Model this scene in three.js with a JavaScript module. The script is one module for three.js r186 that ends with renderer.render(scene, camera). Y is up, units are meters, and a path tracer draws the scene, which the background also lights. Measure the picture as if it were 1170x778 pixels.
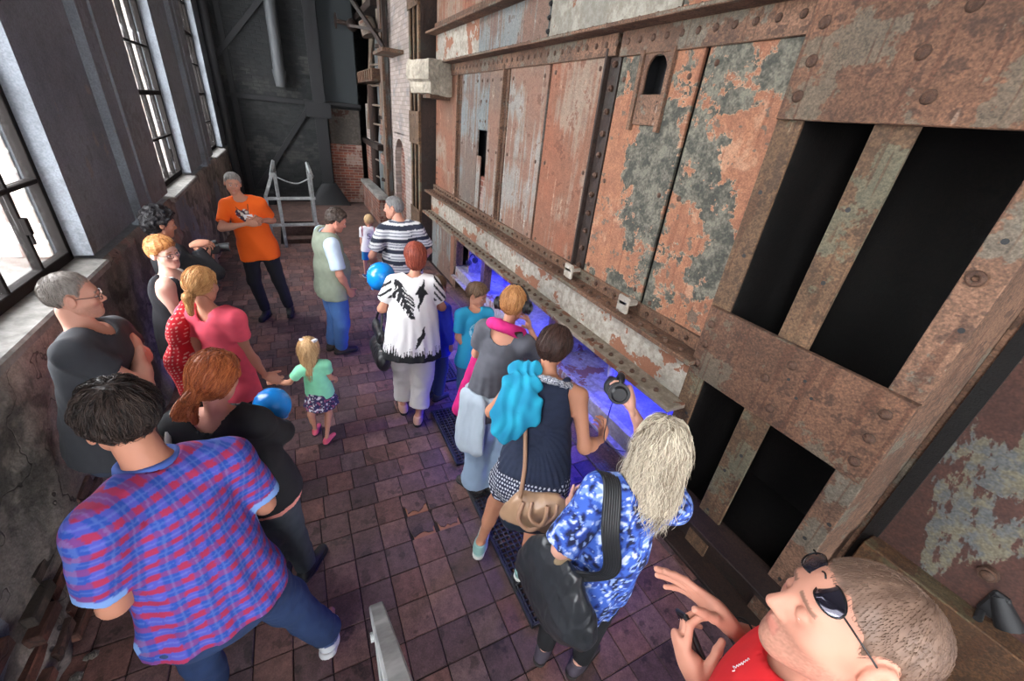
import * as THREE from 'three';
import { mergeGeometries } from 'three/addons/utils/BufferGeometryUtils.js';
import { RectAreaLightUniformsLib } from 'three/addons/lights/RectAreaLightUniformsLib.js';

// ---------------------------------------------------------------- camera, sky, lights, exposure
const scene = new THREE.Scene();
const camera = new THREE.PerspectiveCamera(79.96, 1170 / 778, 0.05, 200);
camera.position.set(0, 2.55, 0);
camera.up.set(0.1318, 0.8762, -0.4636);
camera.lookAt(0.4277, 2.55 - 0.4721, -0.7708);
const renderer = new THREE.WebGLRenderer({ antialias: true });
renderer.toneMapping = THREE.LinearToneMapping;
renderer.toneMappingExposure = 0.63;
renderer.shadowMap.enabled = true;
scene.background = new THREE.Color(0.94, 0.97, 1.0); scene.backgroundIntensity = 26;      // white overcast sky outside the windows
RectAreaLightUniformsLib.init();
const WIN = [[4.39, 6.05], [0.24, 1.9], [-3.91, -2.25], [-8.05, -6.4], [-12.2, -10.55]];   // the window openings of the long left wall, from z to z
const SILL = 1.4, LINTEL = 5.3, GLASS = -1.52;
for (const [a, b] of WIN) {                                    // soft daylight coming in through each window
  const l = new THREE.RectAreaLight(0xf4f8ff, 8, b - a - 0.24, LINTEL - SILL - 0.2);
  l.position.set(-1.47, (SILL + LINTEL) / 2, (a + b) / 2); l.lookAt(5, (SILL + LINTEL) / 2 - 1.2, (a + b) / 2);
  scene.add(l);
}

{ const l = new THREE.RectAreaLight(0xf4f8ff, 3, 3.1, 4.5); l.position.set(1, 2.3, 7.15); l.lookAt(1, 2.0, 0); scene.add(l); }   // daylight through the gateway behind the photographer

// ---------------------------------------------------------------- small helpers
function rng(seed) { let s = seed | 0; return () => { s = (s + 0x6d2b79f5) | 0; let t = Math.imul(s ^ (s >>> 15), 1 | s); t = (t + Math.imul(t ^ (t >>> 7), 61 | t)) ^ t; return ((t ^ (t >>> 14)) >>> 0) / 4294967296; }; }
const HT = new Float32Array(4096); { const r = rng(77); for (let i = 0; i < 4096; i++) HT[i] = r() * 2 - 1; }
const hsh = (x, y, z) => HT[((Math.imul(x, 73856093) ^ Math.imul(y, 19349663) ^ Math.imul(z, 83492791)) >>> 4) & 4095];
const sm = (t) => t * t * (3 - 2 * t);
function noise(x, y, z) {
  const xi = Math.floor(x), yi = Math.floor(y), zi = Math.floor(z), u = sm(x - xi), v = sm(y - yi), w = sm(z - zi);
  const a = hsh(xi, yi, zi), b = hsh(xi + 1, yi, zi), c = hsh(xi, yi + 1, zi), d = hsh(xi + 1, yi + 1, zi);
  const e = hsh(xi, yi, zi + 1), f = hsh(xi + 1, yi, zi + 1), g = hsh(xi, yi + 1, zi + 1), h = hsh(xi + 1, yi + 1, zi + 1);
  const p = a + (b - a) * u, q = c + (d - c) * u, r = e + (f - e) * u, s = g + (h - g) * u;
  const m = p + (q - p) * v, n = r + (s - r) * v;
  return m + (n - m) * w;
}
function pn(x, y, per, seed) {                                  // noise that repeats every per cells
  const xi = Math.floor(x), yi = Math.floor(y), u = sm(x - xi), v = sm(y - yi), m = (k) => ((k % per) + per) % per;
  const x0 = m(xi), x1 = m(xi + 1), y0 = m(yi), y1 = m(yi + 1);
  const a = hsh(x0, y0, seed), b = hsh(x1, y0, seed), c = hsh(x0, y1, seed), d = hsh(x1, y1, seed);
  const p = a + (b - a) * u, q = c + (d - c) * u;
  return p + (q - p) * v;
}
function pf(u, v, per, seed, oct = 5, gain = 0.55) { let s = 0, a = 1, t = 0, p = per; for (let i = 0; i < oct; i++) { s += a * pn(u * p, v * p, p, seed + i * 7); t += a; a *= gain; p *= 2; } return s / t; }
const clamp = (x, a = 0, b = 1) => (x < a ? a : x > b ? b : x);
const step = (a, b, x) => sm(clamp((x - a) / (b - a)));
const mix = (a, b, t) => a + (b - a) * t;
const mix3 = (a, b, t) => [a[0] + (b[0] - a[0]) * t, a[1] + (b[1] - a[1]) * t, a[2] + (b[2] - a[2]) * t];
const lin = (c) => (c <= 0.04045 ? c / 12.92 : ((c + 0.055) / 1.055) ** 2.4);
const S = (r, g, b) => [lin(r / 255), lin(g / 255), lin(b / 255)];     // an sRGB triple as linear values
const used = new Map();
function numbered(n) { const k = used.get(n) || 0; used.set(n, k + 1); return k ? n + '_' + String(k).padStart(3, '0') : n; }
function put(o, parent) { o.traverse((c) => { if (c.isMesh) { c.castShadow = true; c.receiveShadow = true; } }); (parent || scene).add(o); return o; }
function tag(o, label, category, group, kind) { if (label) o.userData.label = label; if (category) o.userData.category = category; if (group) o.userData.group = group; if (kind) o.userData.kind = kind; return o; }
function thing(name, label, category, group) { const g = new THREE.Group(); g.name = numbered(name); tag(g, label, category, group); scene.add(g); return g; }
function part(name, geo, mat, parent, kind) { const m = new THREE.Mesh(geo, mat); m.name = parent ? name : numbered(name); if (kind) m.userData.kind = kind; return put(m, parent); }
function struct(name, geo, mat, label) { const m = part(name, geo, mat); m.name = name; m.userData.kind = 'structure'; if (label) m.userData.label = label; return m; }

// ---------------------------------------------------------------- geometry helpers
// a box with chamfered edges; 44 triangles
function cbox(x0, x1, y0, y1, z0, z1, b = 0.004) {
  const c = [(x0 + x1) / 2, (y0 + y1) / 2, (z0 + z1) / 2], h = [(x1 - x0) / 2, (y1 - y0) / 2, (z1 - z0) / 2];
  b = Math.min(b, h[0] * 0.6, h[1] * 0.6, h[2] * 0.6);
  const pos = [];
  const P = (ax, s) => { const q = [0, 0, 0]; for (let i = 0; i < 3; i++) q[i] = c[i] + s[i] * (i === ax ? h[i] : h[i] - b); return q; };
  const tri = (p, q, r) => {
    const nx = (q[1] - p[1]) * (r[2] - p[2]) - (q[2] - p[2]) * (r[1] - p[1]), ny = (q[2] - p[2]) * (r[0] - p[0]) - (q[0] - p[0]) * (r[2] - p[2]), nz = (q[0] - p[0]) * (r[1] - p[1]) - (q[1] - p[1]) * (r[0] - p[0]);
    const m = [(p[0] + q[0] + r[0]) / 3 - c[0], (p[1] + q[1] + r[1]) / 3 - c[1], (p[2] + q[2] + r[2]) / 3 - c[2]];
    if (nx * m[0] + ny * m[1] + nz * m[2] < 0) pos.push(...p, ...r, ...q); else pos.push(...p, ...q, ...r);
  };
  const quad = (p, q, r, s) => { tri(p, q, r); tri(p, r, s); };
  for (let a = 0; a < 3; a++) {
    const e = (a + 1) % 3, f = (a + 2) % 3;
    for (const s of [-1, 1]) {
      const k = (u, v) => { const t = [0, 0, 0]; t[a] = s; t[e] = u; t[f] = v; return P(a, t); };
      quad(k(-1, -1), k(1, -1), k(1, 1), k(-1, 1));
      for (const u of [-1, 1]) {                                     // edge between face a and face e
        const g = (ax, w) => { const t = [0, 0, 0]; t[a] = s; t[e] = u; t[f] = w; return P(ax, t); };
        quad(g(a, -1), g(a, 1), g(e, 1), g(e, -1));
      }
    }
  }
  for (const i of [-1, 1]) for (const j of [-1, 1]) for (const k of [-1, 1]) tri(P(0, [i, j, k]), P(1, [i, j, k]), P(2, [i, j, k]));
  const g = new THREE.BufferGeometry();
  g.setAttribute('position', new THREE.Float32BufferAttribute(pos, 3));
  g.computeVertexNormals();
  return uvBox(g);
}
function uvBox(g, ou = 0, ov = 0) {                              // uv in metres, taken across each face's main axis
  const p = g.attributes.position, n = g.attributes.normal, uv = new Float32Array(p.count * 2);
  for (let i = 0; i < p.count; i++) {
    const ax = Math.abs(n.getX(i)), ay = Math.abs(n.getY(i)), az = Math.abs(n.getZ(i));
    let u, v;
    if (ax >= ay && ax >= az) { u = p.getZ(i); v = p.getY(i); } else if (ay >= az) { u = p.getX(i); v = p.getZ(i); } else { u = p.getX(i); v = p.getY(i); }
    uv[2 * i] = u + ou; uv[2 * i + 1] = v + ov;
  }
  g.setAttribute('uv', new THREE.BufferAttribute(uv, 2));
  return g;
}
const box = (x0, x1, y0, y1, z0, z1) => { const g = new THREE.BoxGeometry(x1 - x0, y1 - y0, z1 - z0).toNonIndexed(); g.translate((x0 + x1) / 2, (y0 + y1) / 2, (z0 + z1) / 2); return uvBox(g); };
const merge = (l) => mergeGeometries(l.map((g) => { const q = g.index ? g.toNonIndexed() : g; for (const k of Object.keys(q.attributes)) if (!['position', 'normal', 'uv', 'color'].includes(k)) q.deleteAttribute(k); return q; }));
const vec = (a) => new THREE.Vector3(a[0], a[1], a[2]);
function tube(pts, r, seg = 24, rad = 8, closed = false) { return new THREE.TubeGeometry(new THREE.CatmullRomCurve3(pts.map(vec), closed), seg, r, rad, closed); }
function rod(a, b, r, r2 = r, n = 10) {                          // a cylinder from a to b
  const A = vec(a), B = vec(b), L = A.distanceTo(B), g = new THREE.CylinderGeometry(r2, r, L, n);
  g.applyQuaternion(new THREE.Quaternion().setFromUnitVectors(new THREE.Vector3(0, 1, 0), B.clone().sub(A).normalize()));
  g.translate((a[0] + b[0]) / 2, (a[1] + b[1]) / 2, (a[2] + b[2]) / 2);
  return g;
}
function bar(a, b, w, t, up = [0, 1, 0], bev = 0.003) {          // a bar of rectangular section from a to b, w across, t along up
  const A = vec(a), B = vec(b), L = A.distanceTo(B), z = B.clone().sub(A).normalize(), x = new THREE.Vector3().crossVectors(vec(up), z).normalize(), y = new THREE.Vector3().crossVectors(z, x);
  const g = cbox(-w / 2, w / 2, -t / 2, t / 2, 0, L, bev);
  g.applyMatrix4(new THREE.Matrix4().makeBasis(x, y, z).setPosition(A));
  return g;
}
// rivet heads: domes on a plane that faces dir
const DOME = new THREE.SphereGeometry(1, 10, 4, 0, Math.PI * 2, 0, Math.PI / 2);
function dome(x, y, z, r, dir = [-1, 0, 0], hgt = 0.62) {
  const g = DOME.clone(); g.scale(r, r * hgt, r);
  g.applyQuaternion(new THREE.Quaternion().setFromUnitVectors(new THREE.Vector3(0, 1, 0), vec(dir).normalize()));
  g.translate(x, y, z); return g;
}
// ---------------------------------------------------------------- computed textures
function tex(size, metres, fn, bump = true) {
  const c = new Uint8Array(size * size * 4), h = new Uint8Array(size * size * 4);
  for (let j = 0; j < size; j++) for (let i = 0; i < size; i++) {
    const o = (j * size + i) * 4, r = fn(i / size, j / size);
    c[o] = clamp(r[0], 0, 255); c[o + 1] = clamp(r[1], 0, 255); c[o + 2] = clamp(r[2], 0, 255); c[o + 3] = 255;
    h[o] = h[o + 1] = h[o + 2] = clamp(r[3] * 255, 0, 255); h[o + 3] = 255;
  }
  const mk = (d, srgb) => { const t = new THREE.DataTexture(d, size, size); t.wrapS = t.wrapT = THREE.RepeatWrapping; t.magFilter = THREE.LinearFilter; t.minFilter = THREE.LinearMipmapLinearFilter; t.generateMipmaps = true; t.repeat.set(1 / metres, 1 / metres); if (srgb) t.colorSpace = THREE.SRGBColorSpace; t.needsUpdate = true; return t; };
  return { map: mk(c, true), bumpMap: bump ? mk(h, false) : null };
}
const mat = (o) => new THREE.MeshStandardMaterial({ roughness: 0.85, ...o });
const matT = (t, bumpScale, o = {}) => mat({ map: t.map, bumpMap: t.bumpMap, bumpScale, ...o });
const rgb = (r, g, b) => new THREE.Color().setRGB(...S(r, g, b));
// ---------------------------------------------------------------- the surfaces' textures
const T = {};
T.rust = tex(1024, 1.6, (u, v) => {                              // brown rust with darker pits, grey scale and thin runs
  const a = pf(u, v, 4, 1, 6), b = pf(u, v, 24, 2, 4, 0.75), r = pn(u * 90, v * 5, 90, 3), g = pf(u, v, 7, 5, 6, 0.68), fine = pn(u * 400, v * 400, 400, 9), f2 = pn(u * 200, v * 200, 200, 10), w = pn(u * 34, v * 3, 34, 16);
  let c = mix3([84, 61, 47], [124, 92, 72], clamp(0.5 + a * 1.2 + f2 * 0.2));
  c = mix3(c, [58, 42, 34], step(0.12, 0.42, b) * 0.65);
  c = mix3(c, [96, 98, 88], step(0.22, 0.3, g + f2 * 0.04) * 0.6);
  c = mix3(c, [78, 50, 36], step(0.55, 0.75, r) * 0.5);
  c = mix3(c, [166, 152, 138], step(0.86, 0.93, Math.abs(w)) * step(0, 0.3, b) * 0.5);
  const k = 1 + fine * 0.13 + f2 * 0.1 + b * 0.14;
  return [c[0] * k, c[1] * k, c[2] * k, 0.5 + b * 0.35 + a * 0.2 + fine * 0.16];
});
T.peel = tex(1024, 2.2, (u, v) => {                              // orange primer with flaking grey-green paint on it
  const m = pf(u + 0.03 * pf(u, v, 9, 21, 3), v, 3, 11, 8, 0.68), b = pf(u, v, 30, 12, 4, 0.75), s = pn(u * 70, v * 6, 70, 13), f = pn(u * 420, v * 420, 420, 14), f2 = pn(u * 200, v * 200, 200, 17), w = pf(u, v, 8, 15, 6, 0.65), sp = pf(u, v, 40, 18, 3, 0.7);
  let c = mix3([154, 104, 76], [120, 80, 60], clamp(0.5 + b + f2 * 0.15));
  c = mix3(c, [174, 136, 110], step(0.14, 0.4, w) * 0.55);
  c = mix3(c, [112, 68, 48], step(0.5, 0.8, s) * 0.5);
  c = mix3(c, [84, 78, 70], step(0.34, 0.4, sp) * 0.7);
  const k = step(0.045, 0.06, m);
  c = mix3(c, mix3([62, 61, 54], [100, 96, 84], clamp(0.5 + b * 1.6 + f2 * 0.25)), k);
  const rim = step(0.03, 0.045, m) * (1 - k);
  c = mix3(c, [172, 154, 132], rim * 0.5);
  const q = 1 + f * 0.14 + f2 * 0.08 + b * 0.1;
  return [c[0] * q, c[1] * q, c[2] * q, 0.35 + k * 0.3 + b * 0.25 + f * 0.1];
});
T.scab = tex(512, 1.5, (u, v) => {                               // dark red rust under scraps of yellow-grey paint
  const m = pf(u, v * 0.5 + u * 0.5, 6, 111, 7, 0.72), b = pf(u, v, 30, 112, 4, 0.75), f = pn(u * 220, v * 220, 220, 113);
  let c = mix3([80, 50, 41], [56, 36, 31], clamp(0.5 + b));
  c = mix3(c, mix3([108, 104, 86], [82, 86, 86], clamp(0.5 + b * 2)), step(0.08, 0.14, m) * 0.9);
  const q = 1 + f * 0.15 + b * 0.15;
  return [c[0] * q, c[1] * q, c[2] * q, 0.5 + b * 0.3 + step(0.08, 0.14, m) * 0.2];
});
T.panel = tex(1024, 2.4, (u, v) => {                             // far panels: worn red-brown with pale blue-grey streaks running down
  const a = pf(u, v, 3, 31, 6), st = pn(u * 60, v * 3, 60, 32) * 0.6 + pn(u * 130, v * 7, 130, 36) * 0.4, b = pf(u, v, 30, 33, 4, 0.7), f = pn(u * 420, v * 420, 420, 34), g = pf(u, v, 5, 35, 5);
  let c = mix3([130, 92, 74], [112, 92, 80], clamp(0.5 + a));
  c = mix3(c, [134, 136, 132], step(0.02, 0.4, g * 0.8 + st * 0.35) * 0.75);
  c = mix3(c, [196, 188, 174], step(0.4, 0.6, st * 0.7 + b * 0.5) * 0.5);
  c = mix3(c, [84, 56, 44], step(0.22, 0.45, b) * 0.6);
  const q = 1 + f * 0.14 + b * 0.12;
  return [c[0] * q, c[1] * q, c[2] * q, 0.5 + b * 0.35 + f * 0.12];
});
T.white = tex(1024, 1.8, (u, v) => {                             // cream whitewash flaking off rust
  const m = pf(u, v, 6, 41, 6, 0.65), b = pf(u, v, 40, 42, 3, 0.7), f = pn(u * 420, v * 420, 420, 43), g = pf(u, v, 4, 44, 4);
  let c = mix3([168, 160, 148], [138, 128, 116], clamp(0.5 + b * 1.4));
  c = mix3(c, [128, 122, 114], step(0.0, 0.4, g) * 0.5);
  const k = step(0.2, 0.23, m);
  c = mix3(c, [132, 88, 66], k);
  const q = 1 + f * 0.07;
  return [c[0] * q, c[1] * q, c[2] * q, 0.6 - k * 0.3 + b * 0.2];
});
T.soot = tex(1024, 2.6, (u, v) => {                              // sooty plaster, dark grey, with chips and scratches
  const a = pf(u, v, 3, 51, 6), b = pf(u, v, 34, 52, 4, 0.7), f = pn(u * 400, v * 400, 400, 53), ch = pf(u, v, 16, 54, 5, 0.6), st = pn(u * 50, v * 4, 50, 55);
  let c = mix3([98, 102, 108], [128, 133, 140], clamp(0.5 + a * 1.1));
  c = mix3(c, [66, 67, 69], step(0.1, 0.5, a * 0.6 + b * 0.6) * 0.4);
  c = mix3(c, [128, 120, 114], step(0.45, 0.5, ch) * 0.7);
  const q = 1 + f * 0.09 + b * 0.1;
  return [c[0] * q, c[1] * q, c[2] * q, 0.5 + b * 0.3 + f * 0.1 - step(0.42, 0.47, ch) * 0.2];
});
T.plaster = tex(1024, 2.6, (u, v) => {                           // rough lower wall: grey-brown plaster, pink patches where it broke off, cracks
  const a = pf(u, v, 4, 61, 6), b = pf(u, v, 26, 62, 5, 0.7), f = pn(u * 400, v * 400, 400, 63), pk = pf(u, v, 3, 64, 6, 0.6), cr = Math.abs(pf(u, v, 5, 65, 5, 0.6)), dk = pf(u, v, 5, 66, 6, 0.6);
  let c = mix3([112, 105, 99], [150, 138, 128], clamp(0.5 + a + b * 0.4));
  c = mix3(c, [150, 112, 104], step(0.16, 0.22, pk) * 0.55);
  c = mix3(c, [172, 140, 130], step(0.3, 0.36, pk + b * 0.15) * 0.6);
  c = mix3(c, [62, 58, 54], step(0.14, 0.26, dk) * 0.55);
  c = mix3(c, [44, 38, 36], (1 - step(0.004, 0.014, cr)) * 0.55);
  const q = 1 + f * 0.1 + b * 0.16;
  return [c[0] * q, c[1] * q, c[2] * q, 0.5 + b * 0.4 + a * 0.2 - (1 - step(0.004, 0.014, cr)) * 0.3];
});
T.tile = tex(512, 0.9, (u, v) => {                               // grain of the clay floor tiles, kept near white so that the tile's own colour tints it
  const a = pf(u, v, 3, 71, 5), b = pf(u, v, 24, 72, 4, 0.75), f = pn(u * 220, v * 220, 220, 73), w = pf(u, v, 10, 74, 4);
  const k = 200 + a * 50 + b * 46 + f * 22 - step(0.3, 0.45, w) * 50;
  return [k, k * 0.99, k * 0.985, 0.5 + b * 0.4 + f * 0.15];
});
T.concrete = tex(512, 1.6, (u, v) => { const a = pf(u, v, 4, 81, 5), b = pf(u, v, 30, 82, 4, 0.7); const k = 176 + a * 60 + b * 44; return [k, k * 0.985, k * 0.96, 0.5 + b * 0.4]; });
T.endwall = tex(1024, 4.0, (u, v) => {                           // soot-black brickwork far away, the courses just visible, limewash and red brick showing through
  const row = Math.floor(v * 52), bx = u * 17 + (row & 1) * 0.5, fx = bx - Math.floor(bx), fy = v * 52 - row, joint = fx < 0.06 || fy < 0.16;
  const t = hsh(Math.floor(bx) % 17, row, 91), a = pf(u, v, 4, 92, 6, 0.6), b = pf(u, v, 40, 93, 3, 0.7), l = pf(u, v, 6, 94, 5, 0.6);
  let c = mix3([27, 29, 30], [42, 43, 43], clamp(0.5 + a * 1.2 + t * 0.25));
  c = mix3(c, [74, 72, 69], step(0.26, 0.48, l + t * 0.12) * (joint ? 0.3 : 0.55));
  if (joint) c = mix3(c, [40, 40, 40], 0.5);
  const q = 1 + b * 0.2;
  return [c[0] * q, c[1] * q, c[2] * q, joint ? 0.3 : 0.6 + b * 0.2];
});
T.whitebrick = tex(512, 1.2, (u, v) => {                         // limewashed brickwork
  const row = Math.floor(v * 16), bx = u * 5 + (row & 1) * 0.5, fx = bx - Math.floor(bx), fy = v * 16 - row, joint = fx < 0.05 || fy < 0.14;
  const t = hsh(Math.floor(bx) % 5, row, 95), b = pf(u, v, 20, 96, 4, 0.7), l = pf(u, v, 4, 97, 5);
  let c = mix3([178, 162, 154], [152, 138, 130], clamp(0.5 + t * 0.6 + b * 0.6));
  c = mix3(c, [120, 120, 122], step(0.05, 0.4, l) * 0.6);
  if (joint) c = mix3(c, [120, 108, 100], 0.6);
  return [c[0], c[1], c[2], joint ? 0.3 : 0.6 + b * 0.2];
});
T.redbrick = tex(512, 1.2, (u, v) => {
  const row = Math.floor(v * 16), bx = u * 5 + (row & 1) * 0.5, fx = bx - Math.floor(bx), fy = v * 16 - row, joint = fx < 0.06 || fy < 0.17;
  const t = hsh(Math.floor(bx) % 5, row, 98), b = pf(u, v, 20, 99, 4, 0.7), l = pf(u, v, 4, 100, 5);
  let c = mix3([134, 78, 60], [104, 62, 52], clamp(0.5 + t * 0.7 + b * 0.5));
  c = mix3(c, [160, 150, 142], step(0.2, 0.35, l) * 0.6);
  if (joint) c = mix3(c, [150, 138, 126], 0.8);
  return [c[0], c[1], c[2], joint ? 0.3 : 0.6 + b * 0.2];
});
// ---------------------------------------------------------------- materials of the building
const M = {
  rust: matT(T.rust, 0.004), gusset: matT(T.rust, 0.004, { color: rgb(240, 230, 222) }), olive: matT(T.rust, 0.003, { color: rgb(240, 246, 230) }),
  peel: matT(T.peel, 0.003), panel: matT(T.panel, 0.003), panelRed: matT(T.panel, 0.003, { color: rgb(255, 226, 208) }), panelBlue: matT(T.panel, 0.003, { color: rgb(220, 238, 250) }),
  white: matT(T.white, 0.004), soot: matT(T.soot, 0.005), plaster: matT(T.plaster, 0.012), endwall: matT(T.endwall, 0.01), whitebrick: matT(T.whitebrick, 0.006), redbrick: matT(T.redbrick, 0.006),
  concrete: matT(T.concrete, 0.004, { color: rgb(186, 184, 182) }), bed: matT(T.concrete, 0.004, { color: rgb(62, 46, 42) }), farfloor: matT(T.concrete, 0.006, { color: rgb(136, 106, 100) }),
  darkiron: matT(T.rust, 0.003, { color: rgb(120, 112, 112), roughness: 0.7 }), rivet: matT(T.rust, 0.002, { color: rgb(205, 192, 184), roughness: 0.6 }),
  sootiron: mat({ color: rgb(30, 30, 32), roughness: 0.7 }), winframe: new THREE.MeshPhysicalMaterial({ color: rgb(34, 31, 30), roughness: 0.9, specularIntensity: 0.15 }),
  glass: new THREE.MeshPhysicalMaterial({ color: 0xffffff, roughness: 0.04, transmission: 1, thickness: 0, ior: 1.45 }),
  rail: matT(T.concrete, 0.0005, { color: rgb(226, 230, 232), roughness: 0.55 }), galv: matT(T.concrete, 0.001, { color: rgb(196, 202, 206), roughness: 0.5, metalness: 0.1 }), black: mat({ color: rgb(26, 26, 28), roughness: 0.6 }),
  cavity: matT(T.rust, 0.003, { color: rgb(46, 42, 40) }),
};
// ================================================================ THE SETTING
const R0 = rng(5);
// --- left wall: piers between the windows, wall above them, rough lower wall below the sills
{
  const X = -1.38, XO = -1.95, ZN = 7.2, ZF = -13.6, g = [];
  const cuts = [ZN, ...WIN.flatMap(([a, b]) => [b, a]), ZF];
  for (let i = 0; i < cuts.length; i += 2) g.push(box(XO, X, SILL, LINTEL, cuts[i + 1], cuts[i]));
  g.push(box(XO, X, LINTEL, 7.0, ZF, ZN), box(XO, -1.37, -0.3, SILL - 0.06, ZF, ZN));
  struct('wall_left', merge(g), M.soot, 'sooty grey upper wall with tall windows');
  // rough plaster skin of the lower wall
  const nz = 420, ny = 44, H = SILL - 0.03, pos = [], uv = [], idx = [];
  for (let j = 0; j <= ny; j++) for (let i = 0; i <= nz; i++) {
    const z = ZF + (ZN - ZF) * i / nz, y = -0.02 + H * j / ny;
    const n = noise(z * 1.3, y * 1.3, 3) * 0.022 + noise(z * 5, y * 5, 8) * 0.01 + noise(z * 17, y * 17, 2) * 0.005;
    const flake = step(0.1, 0.16, noise(z * 1.1 + 9, y * 1.5 + 4, 5) + 0.4 * noise(z * 6, y * 6, 1)) * 0.014;
    const foot = (1 - step(0.0, 0.35, y)) * 0.05 * (0.6 + 0.6 * noise(z * 4, y * 9, 6));
    pos.push(j === ny ? -1.37 : -1.345 + n - flake + foot, y, z); uv.push(z, y);
  }
  for (let j = 0; j < ny; j++) for (let i = 0; i < nz; i++) { const a = j * (nz + 1) + i, b = a + 1, c = a + nz + 1, d = c + 1; idx.push(a, c, b, b, c, d); }
  const lg = new THREE.BufferGeometry(); lg.setAttribute('position', new THREE.Float32BufferAttribute(pos, 3)); lg.setAttribute('uv', new THREE.Float32BufferAttribute(uv, 2)); lg.setIndex(idx); lg.computeVertexNormals();
  struct('wall_lower', lg, M.plaster, 'rough flaking plaster below the window sills');
  const wall = scene.getObjectByName('wall_lower');
  // broken brickwork showing at the foot of the wall
  const bm = [matT(T.plaster, 0.01, { color: rgb(190, 150, 140) }), matT(T.plaster, 0.01, { color: rgb(160, 146, 140) }), matT(T.plaster, 0.01, { color: rgb(200, 140, 124) })];
  for (let r = 0; r < 6; r++) for (let z = -2.75 + (r & 1) * 0.11 + R0() * 0.05; z < -1.3 - r * 0.05; z += 0.21 + R0() * 0.06) {
    if (R0() < 0.25) continue;
    const b = cbox(-1.42, -1.3 - r * 0.006 + R0() * 0.022, r * 0.075 + 0.004, r * 0.075 + 0.07, z, z + 0.17 + R0() * 0.05, 0.006); b.rotateY((R0() - 0.5) * 0.02);
    b.translate(0, R0() * 0.008, 0); part('brick', b, bm[Math.floor(R0() * 3)], wall);
  }
  // shallow steel stanchions set into the wall
  const st = [];
  for (const z of [2.9, -1.1, -5.2, -9.35]) st.push(cbox(-1.42, -1.33, SILL - 0.05, 7, z - 0.2, z + 0.2, 0.01), cbox(-1.40, -1.31, SILL - 0.05, 7, z + 0.17, z + 0.2, 0.004), cbox(-1.40, -1.31, SILL - 0.05, 7, z - 0.2, z - 0.17, 0.004));
  struct('trim_1', merge(st), M.soot, 'steel stanchions between the windows');
  // sooty drain pipe near the far corner
  struct('trim_2', merge([rod([-1.25, 0, -12.7], [-1.25, 6.9, -12.7], 0.09, 0.09, 14), rod([-1.25, 2.2, -12.7], [-1.25, 2.3, -12.7], 0.105, 0.105, 14)]), M.sootiron, 'dark pipe in the far corner');
}
// --- windows: steel frames, panes, sloping sills, brick reveals outside
WIN.forEach(([a, b], k) => {
  const w = new THREE.Group(); w.name = 'window_' + (k + 1); w.userData.kind = 'structure'; w.userData.label = 'tall steel-framed window in the left wall'; scene.add(w);
  const cols = 4, rowsY = []; for (let y = SILL; y < LINTEL - 0.1; y += 0.515) rowsY.push(y); rowsY.push(LINTEL);
  const pitch = (b - a) / cols;
  part('frame', merge([cbox(GLASS - 0.03, GLASS + 0.03, SILL, LINTEL, a, a + 0.05), cbox(GLASS - 0.03, GLASS + 0.03, SILL, LINTEL, b - 0.05, b), cbox(GLASS - 0.03, GLASS + 0.03, SILL - 0.02, SILL + 0.045, a, b), cbox(GLASS - 0.03, GLASS + 0.03, LINTEL - 0.05, LINTEL, a, b)]), M.winframe, w);
  for (let i = 1; i < cols; i++) part('mullion', cbox(GLASS - 0.025, GLASS + 0.025, SILL, LINTEL, a + i * pitch - 0.014, a + i * pitch + 0.014), M.winframe, w);
  rowsY.forEach((y, i) => { if (i && i < rowsY.length - 1) { const t = i % 2 ? 0.014 : 0.026; part('glazing_bar', cbox(GLASS - 0.028, GLASS + 0.028, y - t, y + t, a, b), M.winframe, w); } });
  if (k >= 2) for (let i = 0; i < cols; i++) for (let j = 0; j < rowsY.length - 1; j++)
    part('pane', box(GLASS - 0.002, GLASS + 0.002, rowsY[j] + 0.015, rowsY[j + 1] - 0.015, a + i * pitch + 0.015, a + (i + 1) * pitch - 0.015), M.glass, w);
  part('latch', merge([cbox(GLASS + 0.02, GLASS + 0.05, 1.66, 1.76, a + pitch - 0.02, a + pitch + 0.02), cbox(GLASS + 0.03, GLASS + 0.045, 1.6, 1.68, a + pitch - 0.01, a + pitch + 0.01)]), M.winframe, w);
  const s = cbox(-1.95, -1.318, SILL - 0.075, SILL - 0.012, a - 0.05, b + 0.05, 0.012);
  const sp = s.attributes.position; for (let i = 0; i < sp.count; i++) { sp.setY(i, sp.getY(i) - (sp.getX(i) + 1.6) * 0.12); sp.setX(i, sp.getX(i) + 0.012 * noise(sp.getZ(i) * 9, 3, k)); }
  s.computeVertexNormals();
  part('window_sill', s, M.concrete, w);
  if (k === 2 || k === 3) {                                       // outer brick reveal seen through the glass
    const bm = [mat({ color: rgb(214, 196, 182) }), mat({ color: rgb(188, 172, 162) }), mat({ color: rgb(200, 176, 158) }), mat({ color: rgb(172, 160, 156) })];
    for (let r = 0; r < 34; r++) { const y = SILL + r * 0.115; const sp2 = -1.72 + (r & 1) * 0.07;
      part('brick', cbox(sp2 + 0.004, -1.58, y + 0.006, y + 0.108, a - 0.05, a + 0.03 + R0() * 0.006, 0.008), bm[Math.floor(R0() * 4)], w);
      part('brick', cbox(-1.96, sp2 - 0.004, y + 0.006, y + 0.108, a - 0.05, a + 0.03 + R0() * 0.006, 0.008), bm[Math.floor(R0() * 4)], w); }
    part('mortar', cbox(-1.95, -1.58, SILL, LINTEL, a - 0.05, a + 0.022, 0.002), mat({ color: rgb(206, 200, 192) }), w);
  }
});
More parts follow.
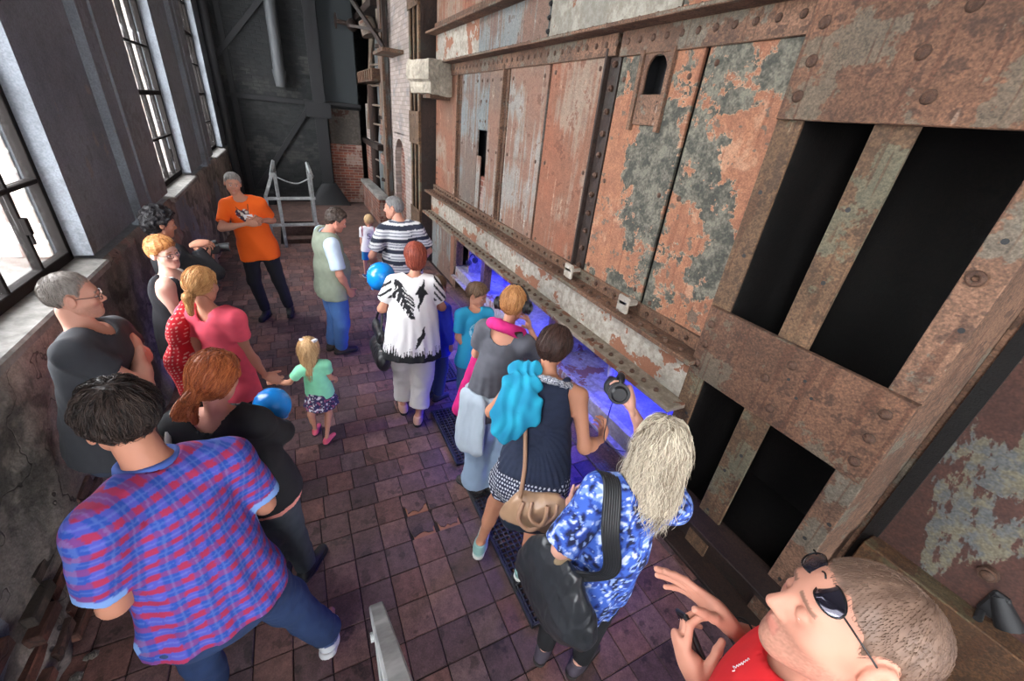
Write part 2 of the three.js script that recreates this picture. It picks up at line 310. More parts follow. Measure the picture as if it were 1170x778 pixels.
// --- other walls, ceiling and the ground outside
struct('wall_back', merge([box(-1.95, -0.6, -0.3, 7, 7.2, 7.4), box(2.6, 4.4, -0.3, 7, 7.2, 7.4), box(-0.6, 2.6, 4.6, 7, 7.2, 7.4)]), M.soot, 'end wall behind the photographer with a tall open gateway');
struct('wall_right', box(4.2, 4.4, -0.3, 7, -15.4, 7.4), M.soot);
struct('ceiling', box(-1.95, 4.4, 6.9, 7.1, -15.4, 7.4), M.soot);
struct('ground', merge([box(-40, -1.96, -1.5, -1.3, -40, 30), box(-1.96, 30, -1.5, -1.3, 7.5, 30)]), matT(T.concrete, 0.004, { color: rgb(236, 234, 230) }), 'pale ground outside the windows');
// --- far end wall
{
  const Z = -13.3;
  struct('wall_far', merge([box(-1.95, 1.85, -0.3, 7, Z - 0.3, Z), box(1.55, 1.85, -0.3, 7, -15.2, Z - 0.3), box(1.85, 4.4, -0.3, 7, -15.4, -15.2)]), M.endwall, 'soot-blackened brick wall at the far end');
  const w = scene.getObjectByName('wall_far');
  part('plate', cbox(1.0, 1.82, 2.55, 6.8, Z, Z + 0.07, 0.01), mat({ color: rgb(52, 57, 59), roughness: 0.8 }), w);
  part('ledge', cbox(0.98, 1.87, 2.46, 2.55, Z, Z + 0.16, 0.01), M.sootiron, w);
  part('bare_brickwork', cbox(1.02, 1.84, 0, 1.55, Z, Z + 0.05, 0.01), M.redbrick, w);
  part('limewash', cbox(1.03, 1.83, 1.5, 2.4, Z, Z + 0.04, 0.01), matT(T.white, 0.004, { color: rgb(130, 128, 128) }), w);
  const c = thing('steel_column', 'black steel column with a splayed foot against the far wall', 'column');
  part('shaft', merge([cbox(0.7, 0.98, 0.55, 6.9, Z + 0.03, Z + 0.06), cbox(0.82, 0.86, 0.55, 6.9, Z, Z + 0.3), cbox(0.7, 0.98, 0.55, 6.9, Z + 0.27, Z + 0.3)]), M.sootiron, c);
  const ft = new THREE.CylinderGeometry(0.26, 0.72, 0.55, 4, 1); ft.rotateY(Math.PI / 4); ft.scale(1, 1, 0.5); ft.translate(0.86, 0.275, Z + 0.28); part('foot', ft, M.sootiron, c);
  const br = thing('wall_bracing', 'dark diagonal steel bracing on the soot-black far wall', 'bracing');
  part('rail', cbox(-1.4, 1.0, 2.42, 2.52, Z, Z + 0.06), M.sootiron, br);
  part('diagonal', bar([-0.95, 0.25, Z + 0.05], [0.62, 2.4, Z + 0.05], 0.11, 0.05, [0, 0, 1]), M.sootiron, br);
  part('diagonal', bar([-1.35, 3.1, Z + 0.05], [0.62, 5.3, Z + 0.05], 0.11, 0.05, [0, 0, 1]), M.sootiron, br);
  part('upright', cbox(-1.1, -0.98, 0, 6.8, Z, Z + 0.06), M.sootiron, br);
  part('stiffener', cbox(0.5, 1.1, 2.15, 2.5, Z + 0.3, Z + 0.34), M.sootiron, br);
  const p = thing('flue_pipe', 'grey sheet-metal flue pipe ending halfway down the far wall', 'pipe');
  const px = mat({ color: rgb(74, 76, 78), roughness: 0.6 });
  part('pipe', rod([0.02, 3.0, Z + 0.25], [0.06, 6.8, Z + 0.25], 0.125, 0.125, 20), px, p);
  part('collar', merge([rod([0.02, 2.75, Z + 0.25], [0.02, 3.06, Z + 0.25], 0.115, 0.15, 20), rod([0.02, 3.06, Z + 0.25], [0.02, 3.1, Z + 0.25], 0.15, 0.15, 20)]), px, p);
  const pl = thing('plinth', 'low dark masonry plinth at the foot of the far wall', 'plinth');
  part('block', cbox(-0.95, -0.5, 0, 0.32, Z + 0.08, Z + 0.55, 0.02), M.endwall, pl);
}
// --- far right: recess with old plant, limewashed wall with an arched doorway
{
  struct('wall_recess', merge([box(2.14, 2.4, -0.3, 7, -10.75, -10.3), box(2.14, 2.4, 2.08, 7, -10.3, -9.32), box(2.14, 2.4, -0.3, 7, -9.32, -8.2), box(2.3, 2.45, -0.3, 2.2, -10.35, -9.25)]), M.whitebrick, 'limewashed brick wall with an arched niche');
  const w = scene.getObjectByName('wall_recess');
  const sh = new THREE.Shape(); sh.moveTo(9.32, 2.1); sh.lineTo(10.3, 2.1); sh.lineTo(10.3, 1.5); sh.absarc(9.81, 1.5, 0.49, 0, Math.PI, false); sh.lineTo(9.32, 2.1);
  const eg = new THREE.ExtrudeGeometry(sh, { depth: 0.2, bevelEnabled: false, curveSegments: 18 }); eg.applyMatrix4(new THREE.Matrix4().makeBasis(new THREE.Vector3(0, 0, -1), new THREE.Vector3(0, 1, 0), new THREE.Vector3(1, 0, 0))); eg.translate(2.14, 0, 0); part('arch_head', uvBox(eg.toNonIndexed()), M.whitebrick, w);
  part('brick_infill', box(2.27, 2.3, -0.1, 2.05, -10.3, -9.32), M.redbrick, w);
  const d = thing('steel_duct', 'tall grey steel duct plate beside the limewashed brick wall', 'duct');
  part('plate', cbox(2.02, 2.13, 0, 6.8, -11.0, -10.55, 0.01), matT(T.panel, 0.003, { color: rgb(190, 205, 215) }), d);
  part('angle', cbox(1.98, 2.03, 0, 6.8, -10.56, -10.5, 0.004), M.rust, d);
  for (let i = 0; i < 12; i++) part('rivet', dome(2.0, 0.4 + i * 0.5, -10.6, 0.018, [-1, 0, 0]), M.rivet, d);
  const bk = thing('wall_bracket', 'rusty steel bracket with a slanting strut high on the limewashed wall', 'bracket');
  part('shelf', cbox(1.75, 2.14, 3.46, 3.52, -10.2, -9.2, 0.006), M.rust, bk);
  part('post', cbox(1.98, 2.06, 3.5, 6.5, -10.4, -10.3), M.darkiron, bk);
  part('strut', bar([1.0, 5.1, -11.2], [2.0, 3.62, -10.3], 0.09, 0.07), M.darkiron, bk);
  part('strut', bar([1.5, 4.0, -11.2], [2.0, 3.9, -10.35], 0.06, 0.05), M.darkiron, bk);
  // machinery in the recess behind
  const pm = [matT(T.rust, 0.003, { color: rgb(110, 96, 90) }), mat({ color: rgb(96, 100, 102), roughness: 0.7 }), matT(T.white, 0.003, { color: rgb(190, 180, 175) })];
  const tw = thing('old_plant', 'tangle of old furnace pipes and girders in the dark recess', 'machinery');
  part('girder', cbox(1.85, 2.1, 3.05, 3.3, -14.6, -11.1, 0.01), M.rust, tw);
  for (let i = 0; i < 9; i++) part('stiffener', cbox(1.82, 1.86, 3.08, 3.27, -11.3 - i * 0.3, -11.22 - i * 0.3), M.rust, tw);
  part('girder', cbox(1.9, 2.2, 1.62, 1.75, -14.5, -11.1, 0.01), pm[0], tw);
  part('girder', cbox(1.9, 2.2, 4.4, 4.55, -14.5, -11.1, 0.01), pm[0], tw);
  part('pipe', rod([2.5, 0, -13.2], [2.5, 6.8, -13.2], 0.2, 0.2, 16), pm[1], tw);
  part('pipe', tube([[2.1, 4.9, -12.5], [2.05, 4.3, -12.4], [2.0, 4.1, -11.9], [1.9, 4.0, -11.4]], 0.12, 20, 12), pm[2], tw);
  part('pipe', tube([[2.2, 0.2, -11.8], [2.15, 1.2, -11.7], [2.25, 2.2, -11.8], [2.6, 2.6, -12]], 0.13, 20, 12), pm[1], tw);
  part('flange', rod([1.86, 4.15, -11.35], [1.92, 3.9, -11.3], 0.18, 0.18, 16), pm[2], tw);
  part('valve', merge([new THREE.SphereGeometry(0.13, 14, 10).translate(1.72, 4.2, -12.6), rod([1.72, 4.2, -12.6], [1.4, 4.25, -12.8], 0.05, 0.05), new THREE.TorusGeometry(0.14, 0.02, 8, 20).rotateY(1.57).translate(1.38, 4.25, -12.8)]), pm[0], tw);
  for (let i = 0; i < 5; i++) part('block', cbox(2.05 + R0() * 0.05, 2.5, 0.95 + i * 0.33, 1.2 + i * 0.33, -11.5 - R0() * 0.3, -11.05, 0.02), i % 2 ? M.redbrick : pm[2], tw);
  part('pipe', rod([2.14, 0, -11.35], [2.14, 6.8, -11.35], 0.09, 0.09, 16), matT(T.white, 0.003, { color: rgb(200, 196, 190) }), tw);
  part('pipe', rod([2.05, 0, -12.3], [2.05, 3.0, -12.3], 0.12, 0.12, 16), pm[0], tw);
  part('pipe', rod([2.0, 2.0, -12.8], [2.3, 5.2, -12.8], 0.07, 0.07, 12), matT(T.white, 0.003, { color: rgb(190, 180, 170) }), tw);
  for (const y of [0.9, 2.3, 3.7, 5.1]) part('flange', rod([2.14, y, -11.35], [2.14, y + 0.07, -11.35], 0.14, 0.14, 16), pm[0], tw);
  for (let i = 0; i < 7; i++) part('rung', rod([2.02, 0.9 + i * 0.42, -12.3], [2.12, 0.9 + i * 0.42, -11.4], 0.025, 0.025, 8), pm[2], tw);
  part('pier', cbox(1.95, 2.2, 0, 1.7, -13.2, -12.5, 0.02), M.redbrick, tw);
  part('pier', cbox(2.0, 2.25, 1.75, 2.6, -13.3, -12.6, 0.02), M.whitebrick, tw);
  const lw = thing('low_wall', 'low crumbling brick wall with a stone coping below the recess', 'wall');
  part('brickwork', cbox(1.74, 1.94, 0, 0.62, -12.9, -10.4, 0.02), M.redbrick, lw);
  part('coping', cbox(1.7, 1.97, 0.62, 0.72, -13.0, -10.3, 0.02), M.concrete, lw);
}
// --- floor: bed, clay tiles as far as they can be told apart, worn screed beyond, a stair pit near the far end
{
  struct('floor', merge([box(-1.95, 4.4, -0.3, -0.014, -8.75, 7.4), box(-1.95, -0.4, -0.3, -0.001, -15.4, -8.75), box(0.3, 4.4, -0.3, -0.001, -15.4, -8.75), box(-0.4, 0.3, -0.3, -0.001, -15.4, -10.9)]), M.bed);
  const fl = scene.getObjectByName('floor');
  part('worn_screed', merge([box(-1.36, -0.4, -0.002, 0.0, -13.3, -8.75), box(0.3, 2.2, -0.002, 0.0, -14.5, -8.75), box(-0.4, 0.3, -0.002, 0.0, -13.3, -10.9)]), M.farfloor, fl);
  const tones = [[112, 84, 80], [124, 92, 86], [104, 78, 76], [118, 84, 76], [96, 74, 73], [132, 100, 94], [108, 86, 84], [88, 68, 67], [126, 90, 80], [114, 80, 78]];
  const mats = tones.map((c) => matT(T.tile, 0.003, { color: rgb(c[0] * 1.22, c[1] * 1.21, c[2] * 1.22), roughness: 0.62 }));
  const W = 0.1805, D = 0.196, list = [], r = rng(91);
  const shade = {}; // a few darker tiles lie together
  for (let row = 0; row < 44; row++) {
    const z1 = -0.42 - row * D, z0 = z1 - D, far = z1 < -2.17, off = far ? 0.03 + ((row * 0.37) % 1) * W * 0.55 : 0.03;
    for (let k = -8; k < 14; k++) {
      let x0 = off + k * W, x1 = x0 + W; if (x0 > 2.14 || x1 < -1.33) continue;
      x0 = Math.max(x0, -1.34); x1 = Math.min(x1, 2.16);
      const n = noise(x0 * 1.6, z0 * 1.6, 4) * 4 + r() * 6, chip = !far && ((k === 2 && (row === 7 || row === 8)) || (k === 3 && row === 7));
      const h = -0.001 - r() * 0.0025, gap = 0.0022 + r() * 0.0012;
      const g = cbox(x0 + gap, x1 - gap, -0.014, h, z0 + gap, z1 - gap, 0.003);
      const p = g.attributes.position, tx = (r() - 0.5) * 0.012, tz = (r() - 0.5) * 0.012; for (let i = 0; i < p.count; i++) p.setY(i, p.getY(i) + (p.getX(i) - (x0 + x1) / 2) * tx + (p.getZ(i) - (z0 + z1) / 2) * tz);
      uvBox(g, r() * 9, r() * 9);
      list.push({ g, m: clamp(Math.floor(n + 1.5), 0, 9), d: Math.hypot((x0 + x1) / 2, 2.55, z0) + (x0 > 1.45 ? 3 : 0) + (z1 > -0.8 ? 3 : 0), chip, x0, x1, z0, z1, h });
    }
  }
  list.sort((a, b) => a.d - b.d);
  const rest = tones.map(() => []);
  const clay = mat({ color: rgb(150, 100, 78) });
  list.forEach((t, i) => {
    if (t.chip) {                                                // broken tile: jagged piece and the orange clay showing below it
      const s = new THREE.Shape(), n = 22, cx = (t.x0 + t.x1) / 2, cz = (t.z0 + t.z1) / 2;
      for (let q = 0; q < n; q++) { const a = q / n * Math.PI * 2, sq = 0.088 / Math.max(Math.abs(Math.cos(a)), Math.abs(Math.sin(a))), jag = a > 0.4 && a < 2.9 ? 0.62 + 0.3 * r() : 0.96; const px = cx + Math.cos(a) * sq * jag, pz = cz + Math.sin(a) * sq * jag * 1.06; q ? s.lineTo(px, -pz) : s.moveTo(px, -pz); }
      const e = new THREE.ExtrudeGeometry(s, { depth: 0.009, bevelEnabled: true, bevelSize: 0.002, bevelThickness: 0.002, bevelSegments: 1 }); e.rotateX(-Math.PI / 2); e.translate(0, -0.013, 0);
      part('tile', uvBox(e.toNonIndexed()), mats[t.m], fl);
      part('broken_clay', cbox(t.x0 + 0.02, t.x1 - 0.01, -0.014, -0.009, t.z0 + 0.02, t.z1, 0.003), clay, fl);
    } else if (i < 290) part('tile', t.g, mats[t.m], fl);
    else rest[t.m].push(t.g);
  });
  rest.forEach((l, i) => { if (l.length) part('far_tiles', merge(l), mats[i], fl, 'stuff'); });
  // rough dirt along the left wall
  const dirt = []; for (let i = 0; i < 60; i++) { const g = new THREE.IcosahedronGeometry(0.012 + r() * 0.02, 0); g.scale(1, 0.5, 1); g.translate(-1.27 + r() * 0.08, 0.004, -1.2 - r() * 6); dirt.push(g); }
  part('rubble', merge(dirt), M.plaster, fl, 'stuff');
  // stair pit: steps that go down behind the railing
  for (let i = 0; i < 6; i++) part('step', cbox(-0.4, 0.3, -0.21 * (i + 1) - 0.05, -0.21 * i - 0.04, -10.9 + i * 0.3, -10.58 + i * 0.3, 0.008), M.farfloor, fl);
  part('pit_walls', merge([box(-0.5, -0.4, -1.6, -0.01, -10.9, -8.75), box(0.3, 0.4, -1.6, -0.01, -10.9, -8.75), box(-0.5, 0.4, -1.6, -0.01, -8.75, -8.65), box(-0.5, 0.4, -1.7, -1.6, -10.9, -8.65)]), M.endwall, fl);
}
// --- black floor gratings along the furnace
{
  const gm = mat({ color: rgb(46, 46, 50), roughness: 0.5 });
  [[0.88, 1.34, -2.06, -0.98, 'black grid mat under the woman with the turquoise cloth'], [0.89, 1.35, -3.06, -2.31, 'black grid mat under the boy in turquoise'], [0.98, 1.36, -4.25, -3.5, 'black grid mat beyond the boy, farthest of the row']].forEach(([x0, x1, z0, z1, l]) => {
    const g = thing('floor_grating', l, 'grating', 'black grid mats along the furnace');
    part('rim', merge([cbox(x0, x0 + 0.02, 0.001, 0.024, z0, z1), cbox(x1 - 0.02, x1, 0.001, 0.024, z0, z1), cbox(x0, x1, 0.001, 0.024, z0, z0 + 0.02), cbox(x0, x1, 0.001, 0.024, z1 - 0.02, z1)]), gm, g);
    const bs = []; for (let x = x0 + 0.03; x < x1 - 0.01; x += 0.036) bs.push(cbox(x - 0.005, x + 0.005, 0.001, 0.022, z0, z1, 0.002));
    for (let z = z0 + 0.03; z < z1 - 0.01; z += 0.036) bs.push(cbox(x0, x1, 0.001, 0.021, z - 0.005, z + 0.005, 0.002));
    part('grid_bars', merge(bs), gm, g, 'stuff');
  });
}
// ================================================================ THE FURNACE FRONT ON THE RIGHT
const BZ = new THREE.Matrix4().makeBasis(new THREE.Vector3(0, 0, -1), new THREE.Vector3(0, 1, 0), new THREE.Vector3(1, 0, 0));
function slab(shape, x, t, bev = 0.003) { const g = new THREE.ExtrudeGeometry(shape, { depth: t, bevelEnabled: bev > 0, bevelSize: bev, bevelThickness: bev, bevelSegments: 1, curveSegments: 12 }); g.applyMatrix4(BZ); g.translate(x, 0, 0); return uvBox(g.toNonIndexed()); }
function rect(z0, z1, y0, y1) { const s = new THREE.Shape(); s.moveTo(-z1, y0); s.lineTo(-z0, y0); s.lineTo(-z0, y1); s.lineTo(-z1, y1); s.closePath(); return s; }
const NUT = merge([new THREE.CylinderGeometry(1, 1, 0.9, 6).translate(0, 0.45, 0), DOME.clone().scale(0.66, 0.55, 0.66).translate(0, 0.9, 0)]);
function nut(x, y, z, r, dir) { const g = NUT.clone(); g.scale(r, r, r); g.applyQuaternion(new THREE.Quaternion().setFromUnitVectors(new THREE.Vector3(0, 1, 0), vec(dir))); g.translate(x, y, z); return g; }
const ff = thing('furnace', 'rusty riveted furnace wall of steel plates along the right side', 'furnace');
{
  const X = 2.26, r = rng(15), m = { p: M.panel, r: M.panelRed, b: M.panelBlue, o: M.peel };
  const PL = [[-7.5, -6.44, 1.34, 1.74, 'r'], [-7.5, -6.44, 1.745, 3.05, 'r'], [-6.28, -5.63, 1.36, 3.06, 'b'], [-5.62, -5.31, 2.42, 3.06, 'b'], [-5.3, -4.92, 1.34, 3.06, 'p'], [-4.74, -3.92, 1.36, 3.06, 'p'], [-3.87, -3.06, 1.36, 3.08, 'r'], [-2.09, -1.4, 1.36, 3.06, 'o']];
  PL.forEach(([z0, z1, y0, y1, k]) => {
    const pl = part('plate', uvBox(slab(rect(z0, z1, y0, y1), X, 0.02), r() * 5, r() * 5), m[k], ff);
    for (const z of [z0 + 0.07, z1 - 0.07]) for (let i = 0; i < 3; i++) part('rivet', dome(X - 0.003, mix(y0 + 0.1, y1 - 0.1, i / 2), z, 0.019), M.rivet, pl);
  });
  // the plate with the peep hole
  const s = rect(-2.87, -2.13, 1.36, 3.06), h = new THREE.Path(); h.moveTo(2.37, 2.62); h.lineTo(2.62, 2.62); h.lineTo(2.62, 3.03); h.lineTo(2.37, 3.03); h.closePath(); s.holes.push(h);
  const pk = part('plate', uvBox(slab(s, X, 0.02), 1.3, 0.4), M.peel, ff);
  for (const z of [-2.82, -2.2]) for (let i = 0; i < 3; i++) part('rivet', dome(X - 0.003, 1.5 + i * 0.7, z, 0.019), M.rivet, pk);
  for (const z of [-2.64, -2.36]) part('slide_guide', cbox(X - 0.035, X, 2.58, 3.06, z - 0.018, z + 0.018, 0.004), M.rust, pk);
  const sd = rect(-2.61, -2.38, 2.58, 2.8), hh = new THREE.Path(); hh.absarc(2.5, 2.6, 0.045, 0, Math.PI * 2); sd.holes.push(hh);
  part('slide', slab(rect(-2.61, -2.38, 2.62, 2.8), X - 0.02, 0.012), M.rust, pk);
  const ar = new THREE.Shape(); ar.moveTo(2.37, 2.8); ar.lineTo(2.4, 2.8); ar.lineTo(2.4, 2.94); ar.absarc(2.495, 2.94, 0.095, Math.PI, 0, true); ar.lineTo(2.59, 2.8); ar.lineTo(2.62, 2.8); ar.lineTo(2.62, 3.05); ar.lineTo(2.37, 3.05); ar.closePath();
  part('arch_frame', slab(ar, X - 0.012, 0.014), M.rust, pk);
  for (const [y, z] of [[2.66, -2.58], [2.76, -2.58], [2.66, -2.41], [2.76, -2.41]]) part('rivet', dome(X - 0.022, y, z, 0.009), M.rivet, pk);
  // broken opening between two plates
  part('brick_lining', cbox(X + 0.03, X + 0.1, 1.36, 1.86, -5.62, -5.31, 0.01), M.redbrick, ff);
  part('torn_plate', slab(rect(-5.62, -5.5, 1.4, 2.1), X + 0.004, 0.012), M.panel, ff);
  // ribs between the plates
  for (const [z, big] of [[-6.36, 0], [-4.83, 0], [-2.97, 1]]) {
    const w = big ? 0.085 : 0.06;
    const rb = part('rib', merge([cbox(X - 0.035, X + 0.02, 1.34, 3.1, z - w, z - w + 0.022, 0.004), cbox(X + 0.012, X + 0.02, 1.34, 3.1, z - w, z + w, 0.002), cbox(X - 0.01, X + 0.02, 1.34, 3.1, z + w - 0.02, z + w, 0.003)]), big ? M.darkiron : M.rust, ff);
    for (let y = 1.45; y < 3.05; y += big ? 0.155 : 0.2) part('bolt', big ? nut(X + 0.01, y, z + 0.01, 0.024, [-1, 0, 0]) : nut(X + 0.01, y, z + 0.012, 0.018, [-1, 0, 0]), M.rivet, rb);
  }
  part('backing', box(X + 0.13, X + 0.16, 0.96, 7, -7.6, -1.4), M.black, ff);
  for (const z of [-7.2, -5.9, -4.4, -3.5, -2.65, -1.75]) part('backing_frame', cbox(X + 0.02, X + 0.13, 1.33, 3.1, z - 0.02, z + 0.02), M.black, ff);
  // upper channel, band of pale plates, second channel, plates above
  const ch = part('channel', merge([cbox(2.09, 2.28, 3.19, 3.215, -7.55, -1.0, 0.005), cbox(2.235, 2.28, 3.05, 3.19, -7.55, -2.95, 0.004), cbox(2.235, 2.28, 3.04, 3.19, -2.9, -1.0, 0.004)]), M.rust, ff);
  for (let z = -7.45; z < -1.5; z += 0.125) part('rivet', dome(2.235, 3.125, z, 0.021), M.rivet, ch);
  for (let z = -7.4; z < -1.1; z += 0.17) part('bolt', nut(2.14, 3.215, z, 0.013, [0, 1, 0]), M.rivet, ch);
  [[-7.5, -5.72, M.white], [-5.7, -4.02, M.panelBlue], [-3.99, -2.4, matT(T.white, 0.004, { color: rgb(225, 228, 226) })], [-2.38, -1.0, M.peel]].forEach(([a, b, k]) => part('plate', uvBox(slab(rect(a, b, 3.215, 3.6), 2.25, 0.03), r() * 3, r() * 3), k, ff));
  for (const y of [3.3, 3.4, 3.5]) part('bolt', nut(2.25, y, -4.005, 0.022, [-1, 0, 0]), M.black, ff);
  const c2 = part('channel', merge([cbox(2.09, 2.28, 3.6, 3.63, -7.55, -1.0, 0.005), cbox(2.235, 2.28, 3.63, 3.75, -7.55, -1.0, 0.004)]), M.rust, ff);
  for (let z = -7.45; z < -3.4; z += 0.14) part('rivet', dome(2.235, 3.69, z, 0.02), M.rivet, c2);
  part('plate', slab(rect(-7.5, -4.2, 3.76, 6.9), 2.26, 0.03), M.panelRed, ff);
  part('plate', slab(rect(-4.17, -1.0, 3.76, 6.9), 2.26, 0.03), M.peel, ff);
  // the heavy white-flaked channel beam above the niche
  const bm = part('beam', merge([cbox(2.07, 2.3, 1.3, 1.335, -7.58, -1.42, 0.006), cbox(2.235, 2.262, 1.335, 1.43, -7.58, -1.42, 0.004)]), matT(T.rust, 0.003, { color: rgb(250, 244, 236) }), ff);
  part('beam_web', cbox(2.2, 2.24, 0.975, 1.3, -7.58, -1.42, 0.004), M.white, ff);
  const bl = part('beam_flange', cbox(2.03, 2.24, 0.935, 0.975, -7.58, -1.42, 0.006), matT(T.white, 0.003, { color: rgb(205, 196, 186) }), ff);
  for (let z = -7.5; z < -1.5; z += 0.128) { part('bolt', nut(2.235, 1.385, z, 0.017, [-1, 0, 0]), M.rivet, bm); part('bolt', nut(2.13, 1.335, z + 0.06, 0.018, [0, 1, 0]), M.rivet, bm); part('bolt', nut(2.1, 0.975, z, 0.019, [0, 1, 0]), M.rivet, bl); }
  for (const z of [-2.93, -2.16]) part('clip', merge([cbox(2.12, 2.15, 1.34, 1.47, z - 0.06, z + 0.06, 0.01), cbox(2.12, 2.24, 1.4, 1.44, z - 0.05, z + 0.05, 0.01)]), M.white, ff);
}
// --- the niche below the beam: posts, shelf, lip, panels
const niche = thing('furnace_niche', 'low niche under the flaking white beam, full of blue light', 'niche');
{
  const steel = matT(T.white, 0.003, { color: rgb(222, 224, 228) });
  part('end_panel', uvBox(slab(rect(-7.5, -6.42, 0, 0.93), 2.2, 0.02), 3, 1), M.panelBlue, niche);
  part('end_panel', slab(rect(-6.4, -6.18, 0, 0.93), 2.19, 0.03), M.panelRed, niche);
  for (const z of [-6.1, -4.95, -3.1]) part('post', merge([cbox(2.16, 2.3, 0, 0.93, z - 0.012, z + 0.012), cbox(2.16, 2.185, 0, 0.93, z - 0.06, z + 0.06)]), M.rust, niche);
  part('shelf', cbox(2.22, 3.1, 0.36, 0.4, -6.1, -1.5, 0.004), steel, niche);
  part('shelf_lip', merge([cbox(2.16, 2.22, 0.24, 0.405, -6.1, -1.45, 0.006), cbox(2.1, 2.22, 0.22, 0.25, -6.1, -1.45, 0.004)]), M.white, niche);
  part('partition', cbox(2.25, 3.0, 0.4, 0.93, -5.74, -5.7), steel, niche);
  part('partition', cbox(2.35, 3.0, 0.4, 0.93, -3.12, -3.08), steel, niche);
  part('back_plate', cbox(3.05, 3.1, 0, 1.3, -7.5, -1.4), steel, niche);
  part('roof_plate', cbox(2.24, 3.1, 0.965, 1.0, -7.5, -1.4), steel, niche);
  part('floor_plate', cbox(2.0, 3.1, 0.0, 0.02, -6.1, -1.45, 0.004), M.rust, niche);
  part('end_wall', cbox(2.24, 3.1, 0, 0.97, -1.46, -1.42), steel, niche);
  for (const [y, z] of [[0.5, -3.04], [0.78, -3.02], [0.32, -3.4], [0.33, -2.7]]) part('bolt', nut(2.155, y, z, 0.022, [-1, 0, 0]), M.rivet, niche);
  const pp = thing('pipe_stub', 'short open pipe lying under the beam in blue light', 'pipe');
  part('tube', (() => { const g = new THREE.LatheGeometry([[0.028, -0.16], [0.04, -0.16], [0.04, 0.16], [0.028, 0.16], [0.028, -0.16]].map(([a, b]) => new THREE.Vector2(a, b)), 20); g.rotateZ(Math.PI / 2); g.rotateY(0.85); g.translate(2.36, 0.66, -2.32); return g; })(), steel, pp);
  part('saddle', cbox(2.36, 2.42, 0.4, 0.63, -2.36, -2.3, 0.006), steel, pp);
  // blue tube lamps: glowing tube plus its light
  const glow = new THREE.MeshStandardMaterial({ color: 0x101030, emissive: new THREE.Color(0.12, 0.14, 1), emissiveIntensity: 8, roughness: 0.4 });
  [[-5.9, -4.3, 0.9, 2.5, 'under the far end of the beam'], [-4.1, -2.6, 0.9, 2.5, 'under the middle of the beam'], [-2.5, -1.6, 0.9, 2.45, 'under the near end of the beam'], [-5.2, -3.3, 0.19, 2.4, 'below the far part of the shelf'], [-2.9, -1.6, 0.19, 2.4, 'below the near part of the shelf']].forEach(([a, b, y, x, l]) => {
    const t = thing('blue_tube_light', 'blue tube light in the furnace niche ' + l, 'light', 'blue tube lights in the niche');
    part('tube', rod([x, y, a], [x, y, b], 0.016, 0.016, 10), glow, t);
    part('holder', merge([cbox(x - 0.03, x + 0.03, y + 0.02, y + 0.05, a - 0.04, b + 0.04, 0.004), cbox(x - 0.02, x + 0.02, y - 0.02, y + 0.03, a - 0.04, a, 0.004), cbox(x - 0.02, x + 0.02, y - 0.02, y + 0.03, b, b + 0.04, 0.004)]), M.black, t);
    const L = new THREE.RectAreaLight(new THREE.Color(0.012, 0.02, 1), y > 0.5 ? 400 : 28, 0.05, b - a);
    L.position.set(x - 0.005, y - 0.022, (a + b) / 2); L.lookAt(x - (y > 0.5 ? 0.05 : 0.5), y - 0.5, (a + b) / 2); scene.add(L);
  });
}
// --- built-up column where the furnace wall ends, with the stone block on it
{
  const c = thing('riveted_column', 'tall slotted steel column of riveted plates at the far end of the furnace', 'column');
  part('side', cbox(2.08, 2.3, 0, 6.9, -7.64, -7.6, 0.004), M.darkiron, c);
  part('flange', cbox(2.0, 2.03, 0, 6.9, -7.72, -7.6, 0.005), M.olive, c);
  part('flange', cbox(2.0, 2.03, 0, 6.9, -8.24, -8.14, 0.005), M.olive, c);
  part('middle_bar', cbox(2.0, 2.03, 0, 6.9, -7.97, -7.9, 0.005), M.olive, c);
  part('inner_plate', box(2.25, 2.28, 0, 6.9, -8.24, -7.62), M.black, c);
  part('inner_plate', box(2.03, 2.28, 0, 6.9, -8.24, -8.2), M.black, c);
  part('corner', cbox(2.03, 2.1, 0, 6.9, -7.66, -7.6, 0.004), M.darkiron, c);
  for (const [y0, y1] of [[3.95, 4.35], [2.05, 2.55], [0.45, 0.95], [5.6, 6]]) {
    const p = part('batten_plate', cbox(1.98, 2.0, y0, y1, -8.25, -7.59, 0.004), M.olive, c);
    for (const z of [-8.16, -7.92, -7.68]) for (const t of [0.12, 0.5, 0.88]) part('rivet', dome(1.98, mix(y0, y1, t), z, 0.016), M.rivet, p);
  }
}
